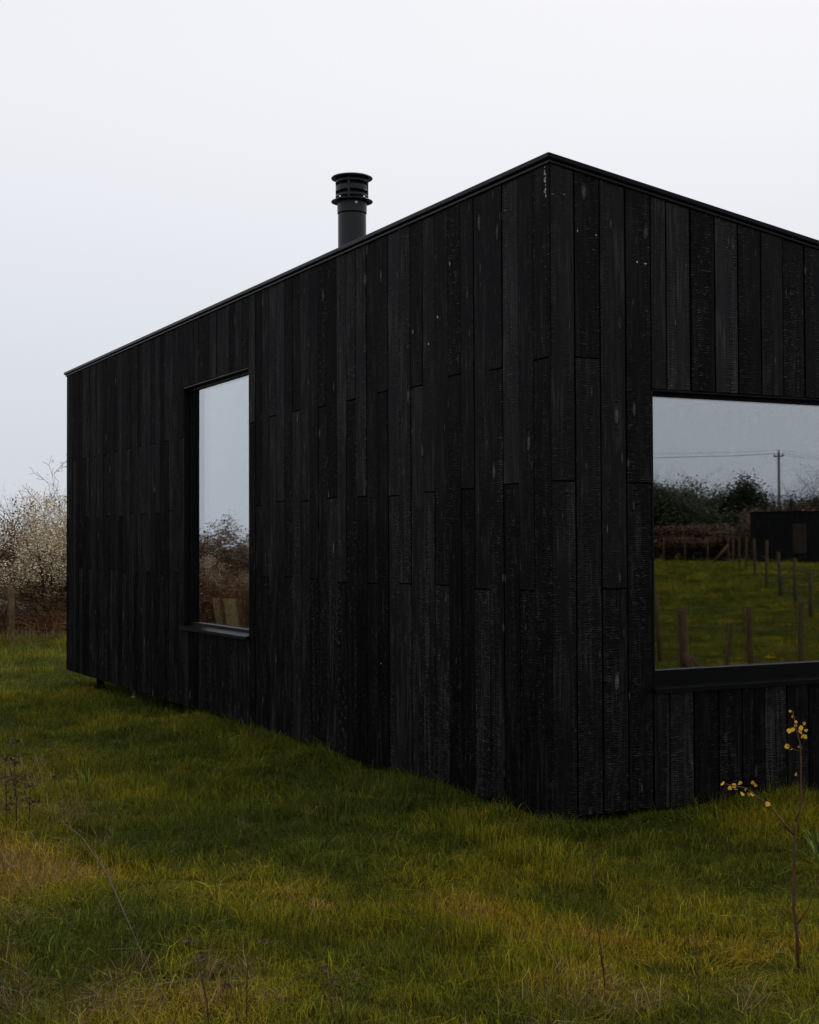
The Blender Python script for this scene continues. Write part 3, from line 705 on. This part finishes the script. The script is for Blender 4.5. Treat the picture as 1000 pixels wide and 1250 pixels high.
# ------------------------------------------------------------------ rear fence, bracken and hedge
FY_ = 18.3
fence = empty('stock_fence', (1.0, FY_, gz(1.0, FY_))); tag(fence, 'wooden post and wire stock fence in front of the blossoming hedge', 'fence')
pp = ground_px(14, 783); p0x = on_y(14, 750, FY_).x
for k in range(-6, 2):
    x = p0x + k * 2.6; g0 = gz(x, FY_); mb = MB(); h = 0.86 + .05 * math.sin(k * 3.1)
    tx, ty = .02 * math.sin(k * 5.), .02 * math.cos(k * 4.)
    mb.tube([(x, FY_, g0 - .1), (x + tx * .4, FY_ + ty * .4, g0 + h * .5), (x + tx, FY_ + ty, g0 + h - .02), (x + tx, FY_ + ty, g0 + h)], [.062, .060, .057, .048], 10)
    mb.obj('post', M_POST, fence, True)
for zz in (.14, .28, .44, .62, .80):
    mb = MB(); pts = []
    for i in range(61):
        x = p0x - 15.6 + i * .3; pts.append((x, FY_ - .062, gz(x, FY_) + zz + .008 * math.sin(i * .7)))
    mb.tube(pts, .0022, 4); mb.obj('wire', M_WIRE, fence)

br = random.Random(31); brk = []
brk_protos = [clump('t', 60, .16, .25, .75, .012, 1.1, M_BRACKEN, 400 + k, .9) for k in range(4)]
for _ in range(900):
    x, y = br.uniform(-14, 5), FY_ + .35 + abs(br.gauss(0, .9)); s = br.uniform(.7, 1.25)
    brk.append((x, y, gz(x, y) - .02, br.uniform(0, 6.28), (br.gauss(0, .3), br.gauss(0, .3)), (s, s), min(1, max(0, br.gauss(.45, .22))), br.randrange(4)))
for _ in range(420):
    x, y = br.uniform(-8, -1.6), FY_ + .4 + abs(br.gauss(0, .5)); s = br.uniform(1.3, 1.9)
    brk.append((x, y, gz(x, y) - .02, br.uniform(0, 6.28), (br.gauss(0, .2), br.gauss(0, .2)), (s, s), min(1, max(0, br.gauss(.45, .22))), br.randrange(4)))
scatter('bracken', brk_protos, brk, 'rusty brown dead bracken and bramble behind the wire fence', 'bracken')

def skeleton(r, n_stems, height, spread, levels, seg=0.22, droop=0.0, trunk=0.0):
    """returns polylines [(pts, radii, level)]"""
    lines = []
    def grow(p, d, length, rad, lev):
        n = max(2, int(length / seg)); pts, rr = [p.copy()], [rad]; q = p.copy(); dd = d.copy()
        for i in range(n):
            dd = (dd + Vector((r.gauss(0, .16), r.gauss(0, .16), r.gauss(0, .12) + .05 - droop))).normalized()
            q = q + dd * (length / n); pts.append(q.copy()); rr.append(rad * (1 - .75 * (i + 1) / n))
            if lev < levels and i >= (n * .25 if lev == 0 else 0):
                for _ in range(2 if r.random() < .6 else 1):
                    s = Vector((r.gauss(0, 1), r.gauss(0, 1), r.gauss(.15, .6))).normalized()
                    grow(q.copy(), (dd * .55 + s * .8).normalized(), length * r.uniform(.32, .55), rr[-1] * .6, lev + 1)
        lines.append((pts, rr, lev))
    for _ in range(n_stems):
        a = r.uniform(0, 6.28); s = spread * r.uniform(.2, 1)
        grow(Vector((math.cos(a) * .12, math.sin(a) * .12, -.1)), Vector((math.cos(a) * s, math.sin(a) * s, 1)).normalized(), height * r.uniform(.6, .8), .045 * height / 3 + trunk, 0)
    return lines
def shrub(name, seed, height, spread, n_stems, levels, bark, leaf_m=None, leaf=0.03, per=3, leaf_level=2, jitter=.07, seg=.22, trunk=0.0, zmin=0.0, zmax=99.0, part='blossom'):
    r = random.Random(seed); root = empty(name)
    lines = skeleton(r, n_stems, height, spread, levels, seg, 0, trunk)
    mbt, mbb, ml = MB(), MB(), MB()
    for pts, rr, lev in lines:
        if lev <= 1: mbt.tube(pts, rr, 5, False)
        else: mbb.tube(pts, [max(q, .0035) for q in rr], 3, False)
        if leaf_m and lev >= leaf_level:
            for p in pts:
                if p.z < zmin or (p.z > zmax and r.random() < .88): continue
                for _ in range(per):
                    c = p + Vector((r.gauss(0, jitter), r.gauss(0, jitter), r.gauss(0, jitter)))
                    a = Vector((r.gauss(0, 1), r.gauss(0, 1), r.gauss(0, 1))).normalized(); b = a.orthogonal().normalized(); s = leaf * r.uniform(.5, 1.2)
                    i = len(ml.v); ml.v += [tuple(c - a * s), tuple(c + b * s * .8), tuple(c + a * s), tuple(c - b * s * .8)]; ml.f.append((i, i + 1, i + 2, i + 3)); ml.tone.append(r.random())
    root_t = mbt.obj('trunk', bark, root); mbb.obj('twigs', bark, root)['kind'] = 'stuff'
    if leaf_m: ml.obj(part, leaf_m, root)['kind'] = 'stuff'
    print(name, len(mbt.f), len(mbb.f), len(ml.f))
    return root
def place(o, x, y, rz_, s, label, cat, group):
    o.location = (x, y, gz(x, y)); o.rotation_euler = (0, 0, rz_); o.scale = s if isinstance(s, tuple) else (s, s, s)
    tag(o, label, cat, group); return o
HG = 'shrubs in the hedge behind the rear fence'
bl = shrub('blossom_shrub', 1, 2.9, .75, 7, 3, M_BARK, M_BLOSSOM, .018, 12, 2, .065, .24, zmin=.85, zmax=2.45)
p = on_y(70, 650, FY_ + 1.6)
place(bl, p.x, FY_ + 1.5, 0.4, 1.0, 'white blossoming shrub behind the fence beside the cabin', 'shrub', HG)
brn = shrub('brown_shrub', 2, 2.3, .8, 7, 3, M_BARK, M_BROWNLEAF, .028, 2, 2, .07, .26, part='leaves')
place(brn, p.x - 1.9, FY_ + 2.2, 1.0, 1.0, 'brown twiggy shrub left of the white blossoming shrub', 'shrub', HG)
grn = shrub('green_shrub', 3, 2.6, .6, 6, 3, M_BARK, M_EVERGREEN, .045, 4, 1, .10, .28, part='leaves')
place(grn, p.x + 1.9, FY_ + 2.6, 2.0, .85, 'dark evergreen shrub at the back of the white blossom beside the cabin', 'shrub', HG)
hr = random.Random(8)
spots = [(-.9, 2.9, 'b', 1.0), (.3, 3.0, 'b', 1.0), (-1.5, 1.0, 'b', (1.0, 1.0, .5)), (-.4, .9, 'b', (.9, .9, .42)), (-2.4, 1.1, 'b', (1.0, 1.0, .6)), (-3.2, .9, 'b', (1.0, 1.0, .55)), (-4.1, 1.0, 'b', (1.0, 1.0, .5)), (-5.0, .9, 'b', (1.0, 1.0, .55)), (-5.9, 1.0, 'b', (1.0, 1.0, .5)), (-6.8, .9, 'b', (1.0, 1.0, .6)), (-3.6, 1.9, 'b', .85), (-4.7, 1.2, 'b', .62), (-5.2, 2.6, 'b', .85), (-6.3, 1.6, 'w', .55), (-7.0, 2.8, 'b', .9), (-8.2, 1.6, 'b', .9), (-9.4, 2.3, 'b', .9), (-6.6, 2.0, 'b', .85), (-7.3, 1.8, 'b', .8), (-7.7, 2.4, 'b', .92), (-8.0, 3.1, 'b', .95), (-8.7, 2.3, 'b', .9), (-7.5, 1.2, 'w', .42), (-8.0, 1.1, 'w', .40), (-10.6, 1.5, 'w', .9), (-12.0, 2.2, 'b', 1.1), (2.8, 1.8, 'b', 1.0), (4.4, 2.2, 'g', .9)]
kinds = {'g': (grn, 'green leafy'), 'b': (brn, 'brown twiggy'), 'w': (bl, 'white blossoming')}
order = ['tall behind the white one', 'behind the white one by the cabin edge', 'low below the left side of the white one', 'low under the white one', 'low at the picture edge', 'low and right of the others', 'low beside a fence post', 'low among mirrored bracken', 'low beside the middle one', 'low and left of the others', 'nearest the tall window reflection', 'low in the reflected hedge', 'tall at the back of the reflected hedge', 'paler in the reflected hedge', 'second back row', 'further along to the left', 'further left by the fence', 'mirrored at the left edge of the tall window', 'mirrored left of the tall window centre', 'mirrored in the tall window centre', 'mirrored at the back of the tall window', 'mirrored at the right edge of the tall window', 'small and pale in the mirrored bracken', 'smallest and palest in the mirrored bracken', 'far left along the fence', 'at the far left end of the hedge', 'hidden behind the cabin end', 'behind the cabin at the right hedge end']
for (dx, dy, k, s), w in zip(spots, order):
    src, nm = kinds[k]; c = copy_tree(src)
    place(c, p.x + dx if dx < 0 else p.x + dx, FY_ + dy, hr.uniform(0, 6.28), s, '%s hedge shrub, %s' % (nm, w), 'shrub', HG)

bare = shrub('bare_tree', 4, 6.0, .45, 3, 3, M_GREYBARK, None, seg=.42, trunk=.05)
TG = 'bare trees beyond the hedge'
q = at_depth(10, 640, 75); place(bare, q.x, q.y, .3, .72, 'leafless grey tree on the skyline left of the white blossom', 'tree', TG)
for px, Z, s, lb in ((-40, 82, .7, 'leafless grey tree just outside the left picture edge'), (32, 90, .62, 'low leafless tree partly hidden by the white blossom'), (75, 80, .66, 'leafless tree behind the blossom and cabin edge')):
    c = copy_tree(bare); q = at_depth(px, 640, Z); place(c, q.x, q.y, hr.uniform(0, 6), s, lb, 'tree', TG)
c = copy_tree(bare); place(c, -5.6, 27.5, 1.2, .52, 'small leafless tree over the hedge mirrored in the tall window', 'tree', TG)
gback = copy_tree(grn); q = at_depth(-4, 640, 55); place(gback, q.x, q.y, 1.0, (1.3, 1.3, .75), 'dark green shrub low on the skyline at the left picture edge', 'shrub', 'shrubs on the far left skyline')

# ------------------------------------------------------------------ field mirrored in the gable window
def post_px(px, ytop, Z, h, m, r_=.045):
    t = mirrored(px, ytop, Z); x, y = t.x, t.y; g0 = gz(x, y); top = t.z
    if top - g0 < .5: top = g0 + h
    mb = MB(); a, b = hr.gauss(0, .02), hr.gauss(0, .02)
    mb.tube([(x - a, y - b, g0 - .15), (x, y, (g0 + top) / 2), (x + a, y + b, top - .015), (x + a, y + b, top)], [r_, r_ * .98, r_ * .95, r_ * .75], 8)
    o_ = mb.obj('post', m, smooth=True); return o_, Vector((x, y, g0)), top
near = empty('paddock_fence', (0, 0, 0))
specs = [(811, 716, 18.5, .95, .036), (846, 745, 13.2, .95, .044), (900, 760, 13.2, .9, .026), (928, 741, 13.0, .95, .030), (990, 735, 12.8, .95, .030), (1040, 733, 12.6, .95, .030)]
locs = []
for px, yt, Z, h, r_ in specs:
    o_, b0, top = post_px(px, yt, Z, h, M_NEWPOST, r_); locs.append((o_, b0, top))
near.location = locs[1][1]
for o_, b0, top in locs: o_.parent = near; o_.matrix_parent_inverse = Matrix.Translation(near.location).inverted()
b0 = locs[1][1]
for (px, py, Z), nm in (((902, 808, 13.3), 'strut'), ((880, 815, 12.8), 'strut')):
    e = mirrored(px, py, Z); mb = MB(); mb.tube([(b0.x, b0.y, b0.z + .5), (e.x, e.y, gz(e.x, e.y) + .02)], .035, 8); mb.obj('strut', M_NEWPOST, near, True)
for zz in (.2, .45, .75):
    for (oa, ba, ta), (ob, bb, tb) in zip(locs[1:], locs[2:]):
        mb = MB(); mb.tube([(ba.x, ba.y, ba.z + zz), ((ba.x + bb.x) / 2, (ba.y + bb.y) / 2, (ba.z + bb.z) / 2 + zz - .01), (bb.x, bb.y, bb.z + zz)], .002, 4); mb.obj('wire', M_WIRE, near)
tag(near, 'near paddock fence of orange brown posts low in the wide window reflection', 'fence', 'paddock fences in the reflected field')

row = empty('field_fence', (0, 0, 0)); locs = []
for px, yt, Z in ((1050, 720, 23), (995, 697, 29), (975, 681, 34), (956, 674, 40), (940, 660, 44), (925, 658, 50), (914, 656, 56), (905, 655, 62), (897, 655, 68), (891, 655, 74), (866, 656, 78), (838, 657, 84), (812, 657, 90)):
    o_, b0, top = post_px(px, yt, Z, 1.15, M_NEWPOST, .048); locs.append((o_, b0, top))
row.location = locs[1][1]
for o_, b0, top in locs: o_.parent = row; o_.matrix_parent_inverse = Matrix.Translation(row.location).inverted()
b0 = locs[9][1]; e = mirrored(872, 684, 74); mb = MB(); mb.tube([(b0.x, b0.y, b0.z + 1.0), (e.x, e.y, gz(e.x, e.y) + .05)], .07, 8); mb.obj('strut', M_NEWPOST, row, True)
for zz in (.3, .6, .95):
    for (oa, ba, ta), (ob, bb, tb) in zip(locs, locs[1:]):
        mb = MB(); mb.tube([(ba.x, ba.y, ba.z + zz), (bb.x, bb.y, bb.z + zz)], .003, 4); mb.obj('wire', M_WIRE, row)
tag(row, 'long line of fence posts running away across the reflected field', 'fence', 'paddock fences in the reflected field')

# second black cabin in the reflection
a = mirrored(919, 680, 86); b_ = mirrored(1085, 680, 82)
dirv = Vector((b_.x - a.x, b_.y - a.y, 0)); LN = dirv.length; dirv.normalize(); ang = math.atan2(dirv.y, dirv.x)
g0 = min(gz(a.x, a.y), gz(b_.x, b_.y)); HT = mirrored(919, 625, 86).z - g0
far = empty('black_cabin', (a.x, a.y, g0)); far.rotation_euler = (0, 0, ang)
side = 1 if Vector((-dirv.y, dirv.x, 0)).dot(Vector((a.x, a.y, 0)) - Vector((0, 0, 0))) > 0 else -1
def fp(name, m, x0, x1, y0, y1, z0, z1):
    mb = MB(); y0, y1 = sorted((y0 * side, y1 * side)); mb.box(x0, x1, y0, y1, z0, z1)
    o_ = mb.obj(name, m); o_.parent = far; return o_
fp('wall', M_CHAR, 0, LN, 0, 3.4, .12, HT - .08); fp('roof', M_TRIM, -.06, LN + .06, -.06, 3.46, HT - .079, HT)
fp('plinth', M_CORE, .3, LN - .3, .3, 3.1, -.2, .118)
wf = fp('window_surround', M_TRIM, 2.45, 3.45, -.03, -.001, .45, 2.35); pn = fp('dim_window_panel', M_DIMWINDOW, 2.52, 3.38, -.045, -.031, .52, 2.28)  # a window as a flat panel, dim glass painted brown
pn.parent = wf
mb = MB(); mb.lathe([(.11, HT), (.11, HT + .55), (.17, HT + .56), (.17, HT + .62), (.11, HT + .63), (.11, HT + .72), (.2, HT + .74), (0, HT + .8)], 14, (2.3, .6 * side, 0)); fo = mb.obj('flue_pipe', M_FLUE); fo.parent = far
tag(far, 'distant low black cabin with flue mirrored in the wide window', 'cabin')

# far hedge and trees
FG = 'trees of the far hedge in the reflection'
ev = shrub('evergreen_tree', 6, 4.6, .55, 5, 2, M_BARK, M_EVERGREEN, .085, 16, 1, .28, .40, trunk=.04, part='crown')
bw = shrub('blossom_tree', 7, 3.6, .7, 6, 3, M_BARK, M_BLOSSOM, .035, 1, 2, .14, .42, part='blossom')
bb2 = shrub('brown_thicket', 12, 3.6, .7, 7, 3, M_BARK, M_BROWNLEAF, .07, 3, 1, .2, .42, part='leaves')
def far_place(src, px, Z, s, label, first=False):
    t = mirrored(px, 660, Z); o_ = src if first else copy_tree(src)
    place(o_, t.x, t.y, hr.uniform(0, 6.28), s, label, 'tree', FG)
far_place(ev, 820, 98, (1.25, 1.25, 1.12), 'broad dark evergreen at the left of the wide window reflection', True)
far_place(ev, 842, 102, (1.2, 1.2, 1.02), 'lower dark evergreen beside the broad one in the reflection')
far_place(ev, 795, 100, (1.3, 1.3, 1.1), 'dark evergreen cut by the left jamb of the wide window')
far_place(ev, 870, 106, (1.2, 1.2, 1.0), 'small dark evergreen in the middle of the reflected hedge')
far_place(ev, 912, 106, (1.05, 1.05, 1.25), 'tallest dark tree left of the pole in the reflection')
far_place(ev, 932, 108, (.8, .8, .95), 'slim dark tree beside the tallest one near the pole')
far_place(bw, 880, 96, (1.2, 1.2, .62), 'pale blossoming bush before the reflected dark trees', True)
far_place(bw, 902, 98, (1.1, 1.1, .8), 'pale blossoming bush left of the distant black cabin')
far_place(bb2, 925, 99, (1.1, 1.1, .85), 'brown thicket behind the left end of the distant cabin', True)
far_place(bb2, 955, 101, (1.3, 1.3, .95), 'brown thicket behind the distant cabin flue')
far_place(bb2, 990, 101, (1.3, 1.3, .95), 'brown thicket at the right edge of the reflection')
far_place(bb2, 1030, 102, (1.3, 1.3, 1.0), 'brown thicket past the right edge of the picture')
far_place(ev, 985, 110, (.9, .9, 1.0), 'dark evergreen right of the pole in the reflection')
far_place(ev, 1020, 110, (1.1, 1.1, 1.05), 'dark evergreen past the right picture edge')
far_place(bb2, 858, 95, (1.3, 1.3, .6), 'low brown thicket at the foot of the reflected evergreens')
far_place(ev, 770, 101, (1.3, 1.3, 1.0), 'dark evergreen hidden beyond the left window jamb')
for px, lb in ((800, 'at the left jamb'), (818, 'second from the left jamb'), (836, 'third from the left jamb'), (852, 'fourth from the left jamb'), (893, 'below the pale blossom'), (910, 'beside the distant cabin end')):
    far_place(bb2, px, 94, (1.2, 1.2, .55), 'low brown undergrowth along the reflected hedge foot, ' + lb)
for i, (px, Z, s) in enumerate(((803, 112, 1.1), (818, 114, 1.05), (840, 112, 1.05), (862, 113, .95), (885, 114, 1.05), (948, 116, .92), (975, 113, 1.05), (995, 112, 1.12), (1025, 112, 1.12), (775, 112, 1.1))):
    far_place(bare, px, Z, s, 'bare tree over the reflected hedge, number %s from its left end' % ['second', 'third', 'fourth', 'fifth', 'sixth', 'seventh', 'eighth', 'ninth', 'last', 'first'][i])

# utility poles and wires
PG = 'poles of the overhead line'
t = mirrored(952, 545, 130)
p1 = Vector((t.x, t.y, gz(t.x, t.y))); ph = t.z - p1.z
lt = mirrored(700, 572, 118); ld = Vector((lt.x - t.x, lt.y - t.y, 0)).normalized()
def pole(pos, label):
    root = empty('utility_pole', pos); mb = MB(); mb.tube([(0, 0, -.3), (0, 0, ph * .5), (0, 0, ph - .5)], [.16, .14, .11], 10); o_ = mb.obj('shaft', M_POLE); o_.parent = root
    cr = Vector((-ld.y, ld.x, 0)); mb = MB(); mb.tube([cr * -.6 + Vector((0, 0, ph - .85)), cr * .6 + Vector((0, 0, ph - .85))], .06, 6); o_ = mb.obj('crossarm', M_POLE); o_.parent = root
    for s in (-.55, 0, .55):
        mb = MB(); zb = ph - .82 if s else ph - .5; mb.lathe([(.05, zb), (.07, zb + .1), (.04, zb + .16), (.06, zb + .22), (0, zb + .25)], 8, tuple(cr * s)); o_ = mb.obj('insulator', M_POLE); o_.parent = root
    tag(root, label, 'pole', PG); return root, [pos + cr * s + Vector((0, 0, (ph - .6) if s else (ph - .28))) for s in (-.55, 0, .55)]
prs = [pole(p1, 'wooden utility pole with crossarm standing over the reflected trees')]
for dist, lb in ((60, 'next utility pole of the line, past the left jamb of the wide window'), (-60, 'next utility pole of the line, past the right picture edge')):
    q = p1 + ld * dist; q.z = gz(q.x, q.y); prs.append(pole(q, lb))
names = ['outer', 'middle', 'inner']
for (other, lb) in ((1, 'left'), (2, 'right')):
    for k in range(3):
        A, B = prs[0][1][k], prs[other][1][k]; mb = MB()
        mb.tube([A.lerp(B, i / 16) - Vector((0, 0, 1.1 * 4 * (i / 16) * (1 - i / 16))) for i in range(17)], .010, 4)
        tag(mb.obj('overhead_wire', M_CORE), '%s overhead wire running %s from the reflected pole' % (names[k], lb), 'wire', 'overhead wires')

# ------------------------------------------------------------------ foreground plants
fr = random.Random(77)
def leaf_mesh(size, bend=.25):
    mb = MB(); pr = [(0, 0), (.25, .42), (.55, .5), (.85, .28), (1.05, 0)]
    for i, (t, w) in enumerate(pr):
        z = -bend * size * t * t
        mb.v += [(t * size, -w * size, z + .12 * w * size), (t * size, 0, z), (t * size, w * size, z + .12 * w * size)]
    for i in range(4):
        a = i * 3; mb.f += [(a, a + 1, a + 4, a + 3), (a + 1, a + 2, a + 5, a + 4)]; mb.tone += [.5, .5]
    return mb
def depth_plane(base):   # points of a thin upright plant: depth of its foot
    return (base - CAM).dot(fwd)
# sapling with yellow leaves
sb = ground_px(975, 1186); SZ = depth_plane(sb)
sap = empty('sapling', sb); tag(sap, 'thin reddish sapling with small yellow leaves at right of lawn', 'sapling')
def sp(px, py, dz=0): return at_depth(px, py, SZ + dz)
mb = MB(); mb.tube([sb - Vector((0, 0, .03)), sp(973, 1140), sp(969, 1110), sp(969, 1080), sp(969.5, 1050), sp(970, 1010), sp(971, 1003)], [.0062, .0058, .0056, .005, .0048, .0042, .004], 7); mb.obj('stem', M_STEM, sap, True)
mb = MB(); mb.tube([sp(971, 1003), sp(976, 992), sp(978, 965), sp(978, 930), sp(977, 908), sp(972, 890), sp(968, 868)], [.004, .0038, .0034, .003, .0026, .002, .0014], 6); mb.obj('branch', M_STEM, sap, True)
mb = MB(); mb.tube([sp(968.5, 1019), sp(955, 1003), sp(940, 984), sp(925, 973), sp(910, 962), sp(886, 957)], [.0034, .003, .0026, .0022, .0018, .0012], 6); mb.obj('branch', M_STEM, sap, True)
mb = MB(); mb.tube([sp(972, 1130), sp(985, 1112), sp(996, 1085), sp(1004, 1060)], [.0028, .0022, .0018, .0012], 5); mb.obj('branch', M_STEM, sap, True)
mb = MB(); mb.tube([sp(977, 918), sp(970, 915), sp(962, 911)], [.002, .0016, .001], 5); mb.obj('branch', M_STEM, sap, True)
leaf_pos = [(966, 867), (967, 873), (970, 880), (972, 884), (969, 888), (983, 881), (981, 888), (978, 892), (984, 890), (979, 897), (981, 898), (977, 910), (979, 913), (964, 910), (968, 913), (961, 909), (971, 944), (884, 957), (889, 960), (894, 961), (898, 964), (903, 958), (911, 964), (915, 968), (917, 954), (920, 958), (918, 972), (939, 979), (906, 967), (963, 889), (996, 985), (992, 992)]
lm = []
for s in (.0135, .016, .0185, .011):
    lm.append(leaf_mesh(s).mesh('leaf', M_YELLOW))
for i, me in enumerate(lm):
    me.attributes['tone'].data.foreach_set('value', [(.2, .5, .8, .95)[i]] * len(me.polygons))
for i, (px, py) in enumerate(leaf_pos[:30]):
    o_ = bpy.data.objects.new('leaf', lm[3 if i < 4 else fr.randrange(3)]); COL.objects.link(o_); o_.parent = sap
    pos = sp(px, py, fr.uniform(-.01, .01)) - sb
    # leaf faces roughly outward, hanging
    d = Vector((fr.gauss(0, .7), fr.gauss(0, .7), -.6 + fr.gauss(0, .5))).normalized(); nrm = (-fwd + Vector((fr.gauss(0, .5), fr.gauss(0, .5), fr.gauss(.3, .4)))).normalized()
    yv = nrm.cross(d).normalized(); zv = d.cross(yv)
    o_.matrix_local = Matrix(((d.x, yv.x, zv.x, pos.x), (d.y, yv.y, zv.y, pos.y), (d.z, yv.z, zv.z, pos.z), (0, 0, 0, 1)))

SG = 'dead flower stalks in the grass'
def stalk(label, line, r0, heads=(), side=(), m=M_DEADSTEM, head_m=M_HEAD, hs=.016, name='dry_stalk', dens=26, base=None):
    b0 = base or ground_px(*line[0]); Zp = depth_plane(b0); root = empty(name, b0); tag(root, label, 'plant', SG)
    def P(px, py): return at_depth(px, py, Zp)
    mb = MB(); pts = [b0 - Vector((0, 0, .03))] + [P(*q) for q in line[1:]]; n = len(pts)
    mb.tube(pts, [r0 * (1 - .6 * i / (n - 1)) for i in range(n)], 6); mb.obj('stem', m, root, True)
    for s in side:
        mb = MB(); q = [P(*w) for w in s]; mb.tube(q, [r0 * .6 * (1 - .5 * i / (len(q) - 1)) for i in range(len(q))], 5); mb.obj('side_stem', m, root, True)
    for hx, hy, sx, sz in heads:
        mb = MB(); c = P(hx, hy)
        for _ in range(dens):
            d = Vector((fr.gauss(0, sx), fr.gauss(0, sx), fr.gauss(0, sz))); a_ = Vector((fr.gauss(0, 1), fr.gauss(0, 1), fr.gauss(0, 1))).normalized(); b2 = a_.orthogonal().normalized(); s = hs * fr.uniform(.2, .55)
            i = len(mb.v); cc = c + d; mb.v += [tuple(cc - a_ * s), tuple(cc + b2 * s * .7), tuple(cc + a_ * s), tuple(cc - b2 * s * .7)]; mb.f.append((i, i + 1, i + 2, i + 3)); mb.tone.append(fr.random() * .6)
        mb.obj('seed_head', head_m, root)
    return root
def low(px, py):      # foot just under the picture's lower edge
    return ground_px(px, py)
stalk('dark dead stalk with brown seed heads at lower left of the lawn', [(256, 1262), (253, 1225), (246, 1190), (236, 1156)], .0030, [(232, 1150, .010, .006), (247, 1168, .009, .006)], [[(250, 1210), (246, 1190), (243, 1172)]])
stalk('straight bare stick standing in the grass at lower left', [(301, 1258), (301, 1225), (302, 1190), (303, 1160)], .0030)
stalk('thin dead stalk with two seed heads right of the bare stick', [(292, 1250), (287, 1225), (281, 1205), (276, 1180)], .0020, [(273, 1177, .010, .005), (276, 1202, .011, .005)])
stalk('dead stalk with flat brown seed head at bottom centre left', [(412, 1258), (406, 1230), (401, 1205), (399, 1188)], .0026, [(398, 1183, .011, .005)])
stalk('dead stalk leaning right beside the flat brown seed head', [(423, 1256), (416, 1228), (411, 1208), (408, 1198)], .0022, [(408, 1196, .009, .004)])
stalk('faint dead stem with seed head left of centre lawn', [(326, 1190), (325, 1175), (324, 1152)], .0014, [(324, 1149, .008, .004)])
stalk('tall thin dry stalk right of the bottom centre straw', [(740, 1225), (737, 1185), (731, 1140), (726, 1110), (722, 1040)], .0026, [], [[(737, 1190), (733, 1165), (730, 1150)]])
stalk('single upright dark stick in the yellow grass left of sapling', [(857, 1245), (854, 1215), (851, 1175), (850, 1140)], .0022)
stalk('slender dark stem just left of the sapling stem', [(958, 1085), (957, 1060), (955, 1030), (954, 1005)], .0018)
stalk('rusty dead dock stalk with dense head at left edge', [(20, 1012), (20, 975), (18, 940), (17, 906)], .0042, [(17, 904, .018, .006), (19, 928, .016, .012), (20, 952, .018, .02), (22, 975, .02, .02)], [[(20, 975), (14, 945), (11, 928)]], dens=42, hs=.022)
stalk('shorter rusty dock stalk at the extreme left edge', [(8, 1008), (8, 975), (7, 950), (6, 928)], .004, [(6, 926, .016, .007), (9, 955, .018, .02), (12, 985, .02, .02)], dens=42, hs=.022)
stalk('low rusty dock stalk right of the dense left ones', [(36, 1010), (36, 985), (37, 960)], .003, [(37, 958, .014, .006), (36, 980, .018, .014), (44, 978, .012, .008)], dens=36, hs=.022)
stalk('forked straw stem standing in grass left of the cabin', [(85, 990), (79, 970), (73, 955), (67, 945)], .0022, [], [[(85, 985), (85, 970), (85, 962)]], m=M_STRAW1)
stalk('pale upright dry stem among the left grass', [(59, 985), (60, 970), (61, 945)], .002, [], [], m=M_STRAW1)
stalk('pale grass flower stem standing against the long black wall', [(518, 946), (517, 935), (515, 920), (513, 905)], .0016, [(516, 921, .003, .02)], m=M_STRAW1, head_m=M_STRAW1, hs=.012)
# long fallen straw across the left lawn
pts = [(75, 1003), (100, 1030), (130, 1075), (155, 1125), (182, 1180), (204, 1232)]
mb = MB(); ln = []
for i, (px, py) in enumerate(pts):
    g = ground_px(px, py + 14); ln.append(Vector((g.x, g.y, g.z + .06 + .03 * math.sin(i * 1.1))))
mb.tube(ln, [.0026, .0030, .0032, .0030, .0024, .0014], 6)
tag(mb.obj('straw_stem', M_STRAW1, smooth=True), 'long pale straw stem lying diagonally across the left lawn', 'straw')

def rosette(label, px, py, n, ln_, wd, up_, m=M_GREENLEAF, name='leafy_plant', cat='plant', group='leafy weeds in the lawn'):
    b0 = ground_px(px, py); root = empty(name, b0); tag(root, label, cat, group)
    for k in range(n):
        a = 6.28 * k / n + fr.uniform(-.4, .4); u = up_ * fr.uniform(.6, 1.3); l = ln_ * fr.uniform(.7, 1.2); mb = MB()
        dx, dy = math.cos(a), math.sin(a); px_, py_ = -dy, dx
        N = 5
        for i in range(N + 1):
            t = i / N; w = wd * math.sin(math.pi * min(1, .12 + t * .88)) * (1 if t < 1 else .05); h = u * l * t - .9 * u * l * t * t * t * .6; rr = l * t * math.sqrt(max(.05, 1 - min(.9, u * .6) ** 2))
            mb.v += [(dx * rr + px_ * w, dy * rr + py_ * w, h + w * .3), (dx * rr, dy * rr, h), (dx * rr - px_ * w, dy * rr - py_ * w, h + w * .3)]
        for i in range(N):
            q = i * 3; mb.f += [(q, q + 1, q + 4, q + 3), (q + 1, q + 2, q + 5, q + 4)]; mb.tone += [fr.random()] * 2
        o_ = mb.obj('leaf', m); o_.parent = root
    return root
rosette('bright green leafy weed near the foot of the long wall', 278, 912, 8, .13, .013, 1.1)
rosette('small pale green weed at the wall foot below the centre boards', 424, 926, 6, .08, .016, 1.2)
rosette('single broad upright green leaf at lower left of lawn', 82, 1230, 2, .13, .010, 2.6)
rosette('spreading tuft of pale long leaves at the right picture edge', 1000, 1060, 22, .20, .004, 1.3, name='grass_tuft')
rosette('little pale weed in the lawn left of the sapling foot', 913, 1128, 6, .05, .007, .9)
rosette('low tuft of long green blades left of the fork straw', 106, 975, 16, .20, .004, 1.8, name='grass_tuft')
